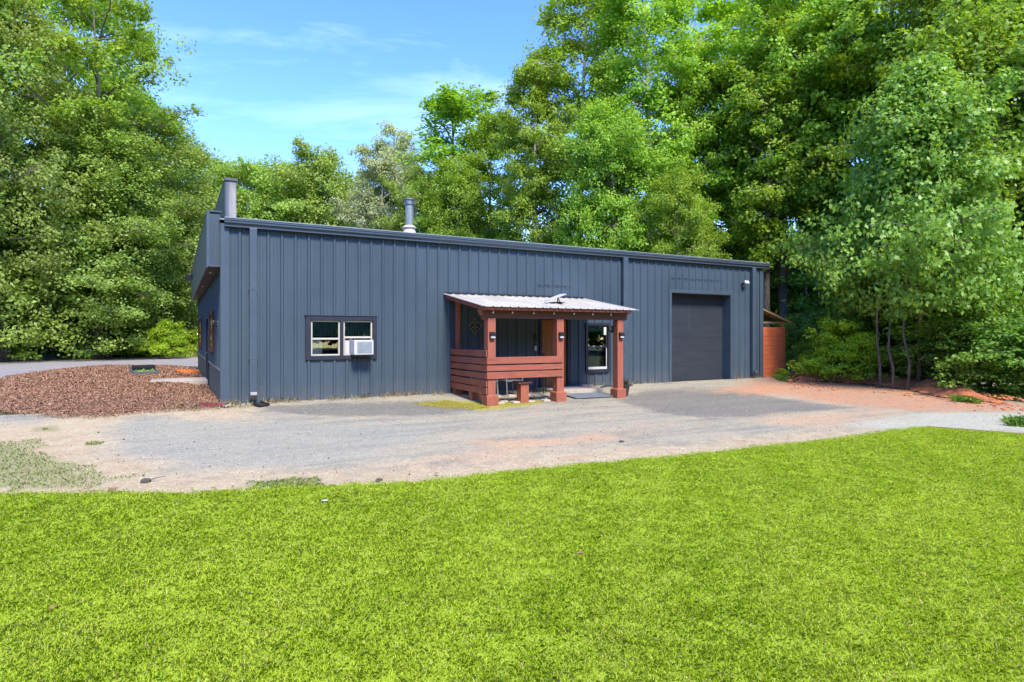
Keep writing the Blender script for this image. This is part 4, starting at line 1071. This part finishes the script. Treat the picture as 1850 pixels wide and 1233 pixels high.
# ------------------------------------------------------------------ lean-to shed at the east end
SH = empty('lean_to', (18.06, .3, 0)); tag(SH, 'narrow red stained board lean to shed against the right end of the building', 'shed')
sx0, sx1, sy0, sy1 = 0.0, 1.67, 0.0, 4.2
for i in range(11):
    z = -.06 + i * .175
    b = MB(); b.box(sx0, sx1, sy0, sy0 + .03, z, z + .168); b.build('board', M['shed'], SH, bevel=.004)
b = MB()
for i in range(11):
    z = -.06 + i * .175
    b.box(sx1 - .03, sx1, sy0 + .031, sy1, z, z + .168 if i < 10 else z + .1749)
    if i < 10: b.box(sx1 - .028, sx1 - .004, sy0 + .031, sy1, z + .168, z + .175)
b.build('side_boards', M['shed'], SH)
zs = lambda x: 2.67 - .31 * x
for x, w in ((.0, .07), (1.575, .06)):
    for y in (.031, 3.6):
        b = MB(); b.box(x, x + w, y, y + .08, -.1, zs(x + w) - .09); b.build('post', M['shed'], SH)
b = MB(); xs_ = [(.02 + i * .04, .008 * (i % 2)) for i in range(1)]
for k in range(46):
    y0, y1, h0, h1 = -.12 + k * .1, -.12 + (k + 1) * .1, .012 * (k % 2), .012 * ((k + 1) % 2)
    b.add([(-.0, y0, zs(0) + h0), (2.0, y0, zs(2.0) + h0), (2.0, y1, zs(2.0) + h1), (-.0, y1, zs(0) + h1)], [(0, 1, 2, 3)])
    b.add([(-.0, y0, zs(0) + h0 - .006), (2.0, y0, zs(2.0) + h0 - .006), (2.0, y1, zs(2.0) + h1 - .006), (-.0, y1, zs(0) + h1 - .006)], [(3, 2, 1, 0)])
b.build('roof', mat_simple('fawn_sheet', (0.508, 0.410, 0.279), .6, .15, 5), SH)
for y in (-.1, .8, 1.7, 2.6, 3.5):
    b = MB(); b.add([(0, y, zs(0) - .085), (1.95, y, zs(1.95) - .085), (1.95, y + .04, zs(1.95) - .085), (0, y + .04, zs(0) - .085), (0, y, zs(0) - .008), (1.95, y, zs(1.95) - .008), (1.95, y + .04, zs(1.95) - .008), (0, y + .04, zs(0) - .008)], [(3, 2, 1, 0), (4, 5, 6, 7), (0, 1, 5, 4), (1, 2, 6, 5), (2, 3, 7, 6), (3, 0, 4, 7)]); b.build('rafter', M['tanwood'], SH)
b = MB(); b.box(0, 1.67, .112, .16, 2.0, 2.07); b.build('top_rail', M['tanwood'], SH)

# ------------------------------------------------------------------ trees
LEAF5 = np.array([(0, 0, 0), (.34, .18, .05), (.62, .5, .10), (.26, .62, .02), (0, 1.0, -.10), (-.26, .62, .02), (-.62, .5, .10), (-.34, .18, .05)])   # lobed outline
LEAF4 = np.array([(0, 0, 0), (.36, .5, .10), (0, 1.05, -.12), (-.36, .5, .10)])

def leaves(C, Nrm, size, shape):
    """leaf polygons at C facing Nrm"""
    n = len(C)
    Nrm = Nrm / np.linalg.norm(Nrm, axis=1, keepdims=True)
    t = rng.normal(size=(n, 3)); t[:, 2] -= .5
    t -= Nrm * (t * Nrm).sum(1, keepdims=True); t /= np.linalg.norm(t, axis=1, keepdims=True) + 1e-9
    s = np.cross(Nrm, t)
    sz = (size * rng.uniform(.65, 1.25, n))[:, None]
    out = [C + (s * p[0] + t * (p[1] - .5) + Nrm * p[2]) * sz for p in shape]
    return np.stack(out, 1).reshape(-1, 3)

def grow(seed, H, Rc, base, nl, sub, per, leaf, shape=LEAF4, prof='oval', droop=.25, cl=.8, fl=.5, fill=0, fbase=None, sparse=0, r0=None, up=.5, ragged=.25):
    """returns (wood mesh, crown mesh) for one kind of tree"""
    r = random.Random(seed)
    wood = MB(); r0 = r0 or H * .0125
    def tr(t): return Vector((math.sin(t * 3.1 + seed) * .02 * H * t, math.cos(t * 2.3 + seed * 2) * .02 * H * t, H * .97 * t))
    tp = [tr(i / 12) for i in range(13)]
    wood.tube(tp, [r0 * (1.25 if i == 0 else 1) * (1 - .93 * (i / 12) ** 1.15) for i in range(13)], 9)
    def env(s):
        s = min(max(s, 0), 1)
        if prof == 'oval': return math.sin(math.pi * (.10 + .86 * s)) ** .6
        if prof == 'pyramid': return min(1, .75 + s * 1.6) * (1 - max(0, s - .12) / .9) ** .75 + .06
        if prof == 'cone': return (1 - s) ** .7 * .95 + .08
        if prof == 'dome': return (1 - s ** 2.4) ** .5 * .95 + .05
        if prof == 'tall': return .55 + .45 * math.sin(math.pi * min(1, s * 1.05)) if s < .85 else .9 - (s - .85) * 4.2
        return 1
    cc = []; cr_ = []
    for k in range(nl):
        s = (k + .5) / nl
        z0 = base + (H * .96 - base) * s * .93
        az = k * 2.39996 + r.uniform(-.5, .5)
        L = Rc * env(s) * r.uniform(1 - ragged * 1.6, 1 + ragged)
        el = r.uniform(.1, .5) + up * s
        p0 = tr(min(z0 / (H * .97), 1))
        dh = Vector((math.cos(az), math.sin(az), 0))
        pts = []
        for i in range(6):
            t = i / 5
            pts.append(p0 + dh * L * t + Vector((0, 0, L * math.tan(el) * (t - .35 * t * t) * .9)) + Vector((r.uniform(-1, 1), r.uniform(-1, 1), r.uniform(-.6, .6))) * .05 * L * t)
        rb = max(.03, r0 * .42 * (1 - .6 * s))
        wood.tube(pts, [rb * (1 - .85 * i / 5) for i in range(6)], 6, cap=False)
        for j in range(sub):
            t = .28 + .72 * (j + r.random() * .6) / sub
            q = pts[0].lerp(pts[-1], min(t, 1)); i_ = min(int(t * 5), 4); q = pts[i_].lerp(pts[i_ + 1], min(t * 5 - i_, 1))
            a2 = az + r.choice((-1, 1)) * r.uniform(.35, 1.25)
            l2 = L * r.uniform(.18, .42) * (1.15 - .5 * t) + .35
            e2 = r.uniform(-.25, .7)
            d2 = Vector((math.cos(a2) * math.cos(e2), math.sin(a2) * math.cos(e2), math.sin(e2)))
            e = q + d2 * l2 - Vector((0, 0, droop * l2 * .5))
            wood.tube([q, q.lerp(e, .5) + Vector((0, 0, l2 * .08)), e], [rb * .35, rb * .22, .012], 4, cap=False)
            if r.random() < sparse: continue
            for w in (.45, .8, 1.08):
                c = q.lerp(e, w); cc.append((c.x + r.gauss(0, .15), c.y + r.gauss(0, .15), c.z + r.gauss(0, .12))); cr_.append(cl * r.uniform(.55, 1.15))
    fb = base if fbase is None else fbase
    for q_ in range(fill):
        s = r.random() ** .9; az = r.uniform(0, 6.283)
        lump = float(fbm(np.array([az * 1.6 + seed]), np.array([s * 5.0]), seed, 2)[0])
        rho = Rc * env(s) * r.uniform(.35, 1.0) ** .6 * (.55 + .8 * lump)
        z = fb + (H - fb) * s * .97; ax = tr(min(z / (H * .97), 1))
        cc.append((ax.x + rho * math.cos(az), ax.y + rho * math.sin(az), z)); cr_.append(cl * r.uniform(.6, 1.25))
    cc = np.array(cc); cr_ = np.array(cr_)
    ctr = np.array([0, 0, (base + H) / 2])
    C = np.repeat(cc, per, 0); Rr = np.repeat(cr_, per)
    n = len(C)
    dv = rng.normal(size=(n, 3)); dv /= np.linalg.norm(dv, axis=1, keepdims=True)
    rad = rng.uniform(0, 1, n) ** .45
    off = dv * (rad * Rr)[:, None]; off[:, 2] *= fl
    hr = np.hypot(off[:, 0], off[:, 1]); off[:, 2] -= droop * hr ** 2 / (Rr + .1)
    Pp = C + off
    k = Pp[:, 2] > .15; Pp, dv, C = Pp[k], dv[k], C[k]
    outw = Pp - ctr; outw /= np.linalg.norm(outw, axis=1, keepdims=True) + 1e-6
    Nrm = np.array([[0, 0, .65]]) + outw * .4 + dv * .4 + rng.normal(size=Pp.shape) * .55
    V = leaves(Pp, Nrm, leaf, shape)
    me = np_mesh('crown', V, len(shape))
    wm = bpy.data.meshes.new('trunk'); wm.from_pydata(wood.v, [], wood.f); wm.update()
    wm.polygons.foreach_set('use_smooth', np.ones(len(wm.polygons), dtype=bool))
    return wm, me

KINDS = {}
def kind(name, leafmat, barkmat, *a, **kw):
    wm, me = grow(*a, **kw); me.materials.append(M[leafmat]); wm.materials.append(M[barkmat]); KINDS[name] = (wm, me, a[1])
#                         seed  H   Rc  base nl sub per leaf
kind('oakA', 'leafA', 'bark', 11, 24, 6.0, 4.0, 30, 8, 42, .24, prof='oval', cl=1.05, fl=.7, fill=520, fbase=2.5)
kind('oakB', 'leafB', 'bark', 12, 26, 6.5, 3.0, 34, 9, 38, .23, prof='dome', droop=.28, cl=1.05, fl=.7, fill=560, fbase=1.2)
kind('poplar', 'leafA', 'bark_pale', 13, 28, 4.4, 4.0, 40, 7, 42, .23, prof='tall', cl=.85, droop=.4, fl=.65, fill=420, fbase=3)
kind('poplarB', 'leafA', 'bark', 14, 26, 4.6, 9.0, 30, 8, 38, .23, prof='oval', cl=.85, sparse=.2, fill=110)
kind('thin', 'leafA', 'bark', 15, 20, 2.4, 6.0, 26, 6, 44, .22, prof='oval', cl=.65, fl=.9, sparse=.2, ragged=.6, fill=90, up=.9)
kind('reach', 'leafA', 'bark', 27, 24, 6.0, 6.0, 24, 8, 50, .22, prof='tall', cl=.8, sparse=.3, ragged=.45, fl=.7, fill=60, up=.4)
kind('pale', 'leafD', 'bark_pale', 16, 17, 4.2, 3.0, 30, 9, 40, .20, prof='dome', cl=.8, sparse=.15, fill=160)
kind('lacy', 'leafB', 'bark', 17, 17, 4.6, 3.0, 26, 9, 40, .21, prof='oval', cl=.75, sparse=.12, ragged=.35, fl=.7, fill=420, fbase=1)
kind('woods', 'leafY', 'bark', 18, 25, 4.8, 8.0, 26, 8, 40, .24, prof='oval', cl=.95, sparse=.2, fill=160)
kind('under', 'leafK', 'bark_dark', 19, 9, 3.8, 1.0, 24, 8, 44, .20, prof='dome', cl=.8, fl=.45, fill=150, fbase=.3)
kind('maple', 'leafC', 'bark', 20, 10.5, 4.0, 2.2, 46, 9, 26, .145, r0=.09, shape=LEAF5, prof='pyramid', cl=.62, droop=.35, fl=.6, ragged=.3, fill=900, fbase=2.6)
kind('mapleB', 'leafA', 'bark', 21, 12.5, 4.2, 2.2, 42, 9, 26, .15, r0=.1, shape=LEAF5, prof='oval', cl=.65, droop=.4, fl=.55, fill=900, fbase=1.5)
kind('shrub', 'leafK', 'bark_dark', 22, 3.0, 1.9, .1, 20, 7, 30, .11, prof='dome', cl=.4, r0=.04, fill=60)
kind('shrubY', 'leafY', 'bark_dark', 23, 3.0, 1.9, .1, 20, 7, 34, .12, prof='dome', cl=.42, r0=.04, fill=60)
kind('shrubC', 'leafC', 'bark_dark', 24, 2.4, 1.6, .1, 18, 7, 26, .10, prof='dome', cl=.35, r0=.03, fill=60)

def plant(name, knd, loc, h, wide=1.0, rz=0, label='', cat='tree', group=None, tilt=(0, 0), part=('trunk', 'crown')):
    wm, me, H = KINDS[knd]
    s = h / H
    T = empty(name, loc, rz); T.scale = (s * wide, s * wide, s); T.rotation_euler = (tilt[0], tilt[1], rz)
    a = bpy.data.objects.new(part[0], wm); c = bpy.data.objects.new(part[1], me)
    for o in (a, c): COL.objects.link(o); o.parent = T
    tag(T, label, cat, group); return T

def tree_px(name, knd, px, Z, top, wide, rz, label, **kw):
    """px: trunk column, Z: distance, top: row of the crown top"""
    loc = at(px, Z); h = (606 - top) / 1102 * Z + CAM[2] - loc[2]
    return plant(name, knd, loc, h, wide, rz, label, **kw)
GL, GB, GR = 'trees at the left beyond the drive', 'trees behind the roof', 'trees in the woods on the right'
T = [
 # left mass
 ('oak_tree', 'oakB', -170, 33, -190, 1.0, .3, 'drooping green tree at the far left edge over the gravel drive', GL),
 ('oak_tree', 'oakB', 10, 36, -60, .85, 1.9, 'big soft green tree at the left edge rising to the top of the photo', GL),
 ('oak_tree', 'oakA', 120, 46, -110, .75, 4.0, 'tall green tree whose crown leaves the top of the photo at upper left', GL),
 ('lacy_tree', 'reach', 190, 41, -30, 1.0, 1.0, 'sparse branched tree reaching into the blue sky at upper left', GL),
 ('oak_tree', 'oakB', 175, 40, 190, 1.2, 5.0, 'layered feathery green tree left of the blue building', GL),
 ('oak_tree', 'oakB', 285, 48, 190, 1.25, 2.4, 'rounded grey green tree just left of the tall parapet', GL),
 ('oak_tree', 'oakB', 345, 57, 240, .85, 1.7, 'grey green tree filling the gap behind the tall parapet', GL),
 ('oak_tree', 'oakA', 225, 56, 130, .9, 3.1, 'green tree peering over the rounded tree left of the parapet', GL),
 ('young_tree', 'under', 60, 40, 380, 1.2, 1.0, 'low dark green tree beside the gravel drive at left', GL),
 ('young_tree', 'under', 170, 41, 400, 1.2, 2.0, 'dark green low tree behind the drive, left of the bright shrubs', GL),
 ('young_tree', 'under', -60, 36, 400, 1.2, 3.0, 'shady low tree at the far left margin above the gravel', GL),
 ('young_tree', 'oakA', 350, 62, 330, 1.1, .6, 'green tree seen between the bright shrubs and the blue fascia', GL),
 # behind the roof
 ('lacy_tree', 'lacy', 420, 62, 285, .9, .4, 'airy green tree just right of the tall parapet', GB),
 ('lacy_tree', 'lacy', 505, 60, 290, 1.0, 1.4, 'airy green tree second right of the parapet with pale limbs', GB),
 ('lacy_tree', 'lacy', 578, 60, 255, .9, 2.2, 'slender tree poking above the others left of the pale tree', GB),
 ('lacy_tree', 'lacy', 462, 64, 292, 1.1, 4.2, 'leafy tree with rounded top between the two airy trees right of the parapet', GB),
 ('lacy_tree', 'lacy', 542, 64, 300, 1.1, 5.6, 'leafy tree filling the dip left of the slender tree above the double window', GB),
 ('lacy_tree', 'lacy', 640, 66, 318, 1.0, 3.2, 'low green tree under the dip in the treeline', GB),
 ('pale_tree', 'pale', 690, 50, 268, .85, .2, 'pale grey green tree directly left of the flue pipe', GB),
 ('lacy_tree', 'pale', 715, 54, 228, .8, 5.2, 'thin twiggy treetop above the pale tree', GB),
 ('lacy_tree', 'lacy', 765, 46, 300, .8, 2.6, 'green tree directly behind the flue pipe', GB),
 ('lacy_tree', 'thin', 805, 46, 150, 1.45, 4.0, 'lanky tree with a crooked limb against the blue sky', GB),
 ('poplar_tree', 'poplar', 880, 44, 195, 1.0, .8, 'pointed dense green tree left of the tallest trees', GB),
 ('poplar_tree', 'oakA', 830, 42, 280, .8, 2.8, 'round bright green tree above the roof between flue and tall trees', GB),
 ('poplar_tree', 'poplar', 972, 37, 85, .85, 3.0, 'tall tree with a pale trunk showing just above the roof', GB),
 ('poplar_tree', 'poplar', 1050, 38, -60, 1.0, 1.6, 'very tall leafy tree at the left face of the right hand woods', GB),
 ('poplar_tree', 'poplar', 1168, 35, -70, 1.0, 5.2, 'tall tree with whitish trunk showing through its crown above the porch', GR),
 ('poplar_tree', 'oakA', 1110, 33, 170, .85, 2.0, 'dense bright green tree in front of the tallest ones above the roof', GR),
 ('poplar_tree', 'poplarB', 1250, 36, 60, .95, 4.2, 'green tree above the roof over the garage door', GR),
 ('young_tree', 'oakA', 1225, 31, 300, .8, 1.2, 'lower rounded tree just above the roof near its right half', GR),
 ('woods_tree', 'woods', 1350, 40, -80, 1.1, .5, 'backlit yellow green tree with slim trunk above the roof end', GR),
 ('woods_tree', 'poplarB', 1418, 34, -120, .95, 2.6, 'tall straight dark trunk tree above the lean to shed', GR),
 ('woods_tree', 'poplarB', 1450, 37, -90, .9, 4.6, 'second straight trunk just right of the one above the shed', GR),
 ('forked_tree', 'woods', 1520, 36, -30, 1.0, 3.3, 'forked tree with a bare whitish limb between the sky gaps', GR),
 ('woods_tree', 'thin', 1385, 33, 60, 1.0, 1.9, 'slim pole like tree directly above the right end of the roof', GR),
 ('woods_tree', 'thin', 1482, 34, 40, 1.1, 3.9, 'slim pole like tree between the straight trunks and the forked tree', GR),
 ('woods_tree', 'thin', 1318, 36, 100, 1.1, 2.9, 'slim tree over the garage door half of the roof', GR),
 ('woods_tree', 'poplarB', 1605, 32, -150, 1.0, 1.1, 'tall tree rising behind the big leaved tree at right', GR),
 ('woods_tree', 'woods', 1700, 29, -160, 1.0, 5.0, 'stout trunked tree high above the big leaved tree', GR),
 ('woods_tree', 'oakA', 1800, 27, -250, .8, 2.0, 'very tall tree at the upper right corner', GR),
 ('young_tree', 'under', 1310, 40, 440, 1.2, .7, 'dark low tree behind the right end of the roof', GR),
 ('young_tree', 'under', 1400, 44, 420, 1.2, 2.7, 'dark low tree in the shade behind the shed', GR),
 ('young_tree', 'under', 1490, 42, 430, 1.2, 3.7, 'dark low tree between the shed and the big leaved tree', GR),
 ('young_tree', 'under', 1210, 46, 420, 1.3, 4.7, 'dark low tree hidden behind the middle of the roof', GR),
 ('young_tree', 'under', 1580, 31, 380, 1.2, .2, 'dark understorey tree behind the big leaved tree', GR),
 ('young_tree', 'under', 1780, 26, 350, 1.2, 1.2, 'dark understorey tree near the right edge', GR),
 # right foreground
 ('maple_tree', 'maple', 1660, 20.3, 105, .76, .6, 'big leaved silvery green tree standing on the clay bank', None),
 ('maple_tree', 'mapleB', 1800, 22.8, 10, .85, 2.2, 'big leaved tree at the right edge reaching near the top', None),
 ('maple_tree', 'maple', 1640, 22.5, 330, .8, 3.9, 'lower leafy tree at the left flank of the big leaved tree', None),
 ('maple_tree', 'mapleB', 1950, 24, -80, .9, 4.4, 'leafy tree partly cut off by the right edge of the photo', None),
]
for (nm, kd, px, Z, top, wide, rz, lab, grp) in T:
    tree_px(nm, kd, px, Z, top, wide, rz, lab, group=grp)
# distant wood behind everything: reads as one mass
pts = []
wm, me, H = KINDS['oakA']
far = empty('far_woods_anchor')
bpy.data.objects.remove(far)
cme = KINDS['under'][1]; nvt = len(cme.vertices); co = np.empty(nvt * 3, dtype=np.float32); cme.vertices.foreach_get('co', co); co = co.reshape(-1, 4, 3)
sel = co[rng.choice(len(co), 9000, replace=False)]
allv = []
r = random.Random(5)
for px in range(-500, 2400, 42):
    for Z, hh in ((70, 12), (88, 17)):
        if 380 < px < 760: hh *= 1.0
        x, y, _ = at(px + r.uniform(-15, 15), Z + r.uniform(-5, 5)); s = (hh + r.uniform(-2, 2)) / 9; a = r.uniform(0, 6.28)
        ca, sa = math.cos(a), math.sin(a); idx = rng.choice(len(sel), 2600, replace=False); v = sel[idx]
        ctr = v.mean(1, keepdims=True); v = ctr * s + (v - ctr) * 1.9
        allv.append(np.stack([v[..., 0] * ca - v[..., 1] * sa + x, v[..., 0] * sa + v[..., 1] * ca + y, v[..., 2]], -1).reshape(-1, 3))
for k in range(64):                         # the same wood continues round behind the viewpoint
    a = YAW + math.pi + (k - 32) / 32 * 2.1
    Rr = 52 + r.uniform(-5, 5); x, y = CAM[0] + Rr * math.sin(a), CAM[1] + Rr * math.cos(a)
    s = r.uniform(13, 19) / 9; ca, sa = math.cos(k), math.sin(k); v = sel[rng.choice(len(sel), 4500, replace=False)]
    ctr = v.mean(1, keepdims=True); v = ctr * s + (v - ctr) * 5.5
    allv.append(np.stack([v[..., 0] * ca - v[..., 1] * sa + x, v[..., 0] * sa + v[..., 1] * ca + y, v[..., 2]], -1).reshape(-1, 3))
me = np_mesh('distant_woods', np.concatenate(allv), 4); o = link('distant_woods', me, M['leafK'])
tag(o, 'far band of green woods behind the nearer trees', 'woods', kind='stuff')
# shrubs
SHR = [
 ('shrub', 'shrubY', 245, 44, 565, 1.0, .1, 'bright green rounded shrub at the grass strip left of the building'),
 ('shrub', 'shrubY', 300, 41, 588, 1.0, 2.1, 'bright yellow green bush nearest the blue west wall'),
 ('shrub', 'shrubY', 340, 46, 600, 1.1, 3.1, 'small lime bush hard against the view of the west wall'),
 ('shrub', 'shrub', 130, 46, 560, 1.6, 3.9, 'dark shrub at the back edge of the gravel drive'),
 ('shrub', 'shrub', 40, 46, 555, 1.7, 4.4, 'dark shrub at the left end of the gravel drive'),
 ('shrub', 'shrub', -60, 46, 550, 1.7, 5.4, 'dark shrub past the left frame edge'),
 ('shrub', 'shrubY', 1520, 22, 590, 1.0, .5, 'leafy green bush right of the red shed'),
 ('shrub', 'shrubY', 1490, 25, 618, .9, 1.5, 'low green bush touching the red shed'),
 ('shrub', 'shrubC', 1456, 29, 570, .7, 2.5, 'slim green sapling bush behind the shed corner'),
 ('shrub', 'shrubY', 1478, 23.4, 625, 1.0, 5.5, 'bright green leafy bush beside the red shed'),
 ('shrub', 'shrub', 1560, 23, 600, 1.2, 2.9, 'dark bush under the left of the big leaved tree'),
 ('shrub', 'shrub', 1720, 20.5, 575, 1.2, 3.4, 'shady bush right of the slim trunks on the bank'),
 ('shrub', 'shrub', 1790, 18.8, 560, 1.1, 4.1, 'shady bush low near the right edge'),
 ('shrub', 'shrub', 1860, 17.8, 570, 1.2, 5.1, 'shady bush cut off by the right edge'),
 ('shrub', 'shrub', 1640, 22.5, 560, 1.6, 5.9, 'dark growth directly behind the slim trunks'),
 ('shrub', 'shrubY', 1412, 22.5, 668, 1.3, .9, 'small tuft of weeds at the foot of the red shed'),
]
for (nm, kd, px, Z, top, wide, rz, lab) in SHR:
    tree_px(nm, kd, px, Z, top, wide, rz, lab, cat='shrub', group='shrubs along the wood edge', part=('stem', 'foliage'))
# slim bare trunks on the clay bank
for px, Z, h, lab in ((1640, 19.6, 3.6, 'straight slim bare trunk rising from the clay bank'), (1612, 19.9, 2.6, 'crooked slim stem on the clay bank'), (1590, 20.3, 3.0, 'thin leaning stem at the left of the bank')):
    x, y, z = at(px, Z); b = MB(); k = random.uniform(-.2, .2)
    b.tube([(x, y, z - .1), (x + k * .5, y, z + h * .25), (x - k * .4, y + .1, z + h * .5), (x + k, y + .1, z + h)], [.05, .042, .035, .02], 7)
    tag(b.build('sapling', M['bark'], smooth=True), lab, 'sapling', 'slim stems on the clay bank')
# bare pale limb in the forked tree
b = MB(); x, y, z = at(1520, 34.5, 1.0); z0 = CAM[2] + (606 - 275) / 1102 * 34.5
u = Vector((CY, -SY, 0))
pp_ = [Vector((x, y, z0)), Vector((x, y, z0)) + u * -.15 + Vector((0, 0, 1.6)), Vector((x, y, z0)) + u * .25 + Vector((0, 0, 3.9))]
b.tube([Vector((x, y, -.2)) + u * .4, pp_[0] + u * .1, pp_[1], pp_[2]], [.26, .17, .13, .05], 8)
tag(b.build('bare_tree', M['bark_pale'], smooth=True), 'bare whitish dead stem among the trees between the sky gaps', 'tree')
# green ground cover along the wood edge
tx = []; ty = []
for P_, n in (([gp(1700, 712), gp(1850, 728), gp(2000, 745), gp(2000, 700), gp(1850, 700)], 9000), ([gp(1400, 682), gp(1440, 681), gp(1440, 690), gp(1395, 690)], 900),
              ([gp(1825, 762), gp(1900, 766), gp(1900, 772), gp(1830, 770)], 800), ([gp(1730, 722), gp(1790, 730), gp(1780, 733), gp(1720, 725)], 500)):
    a, b_ = scatter_poly(P_, n, 2); tx.append(a); ty.append(b_)
tx = np.concatenate(tx); ty = np.concatenate(ty); n = len(tx)
blades(np.stack([tx, ty, gzn(ty)], 1), rng.uniform(.06, .22, n), rng.uniform(.012, .022, n), 1.2, 'ground_cover', mat_grass('cover_blades', (0.08, 0.2, 0.02), (0.2, 0.38, 0.04), (0.26, 0.42, 0.05), (0.4, 0.38, 0.12)), 'green grass and creepers under the trees at the right edge', 'ground cover')
P_ = [gp(170, 643), gp(362, 645), (1.5, 45, 0), (-6, 52, 0)]
a, b_ = scatter_poly(P_, 14000, 5); n = len(a)
blades(np.stack([a, b_, gzn(b_)], 1), rng.uniform(.2, .6, n), rng.uniform(.03, .06, n), .9, 'tall_grass', mat_grass('tall_grass_blades', (0.2, 0.34, 0.03), (0.4, 0.5, 0.06), (0.5, 0.45, 0.12), (0.6, 0.48, 0.2)), 'tall yellow green grass behind the drive left of the building', 'grass')
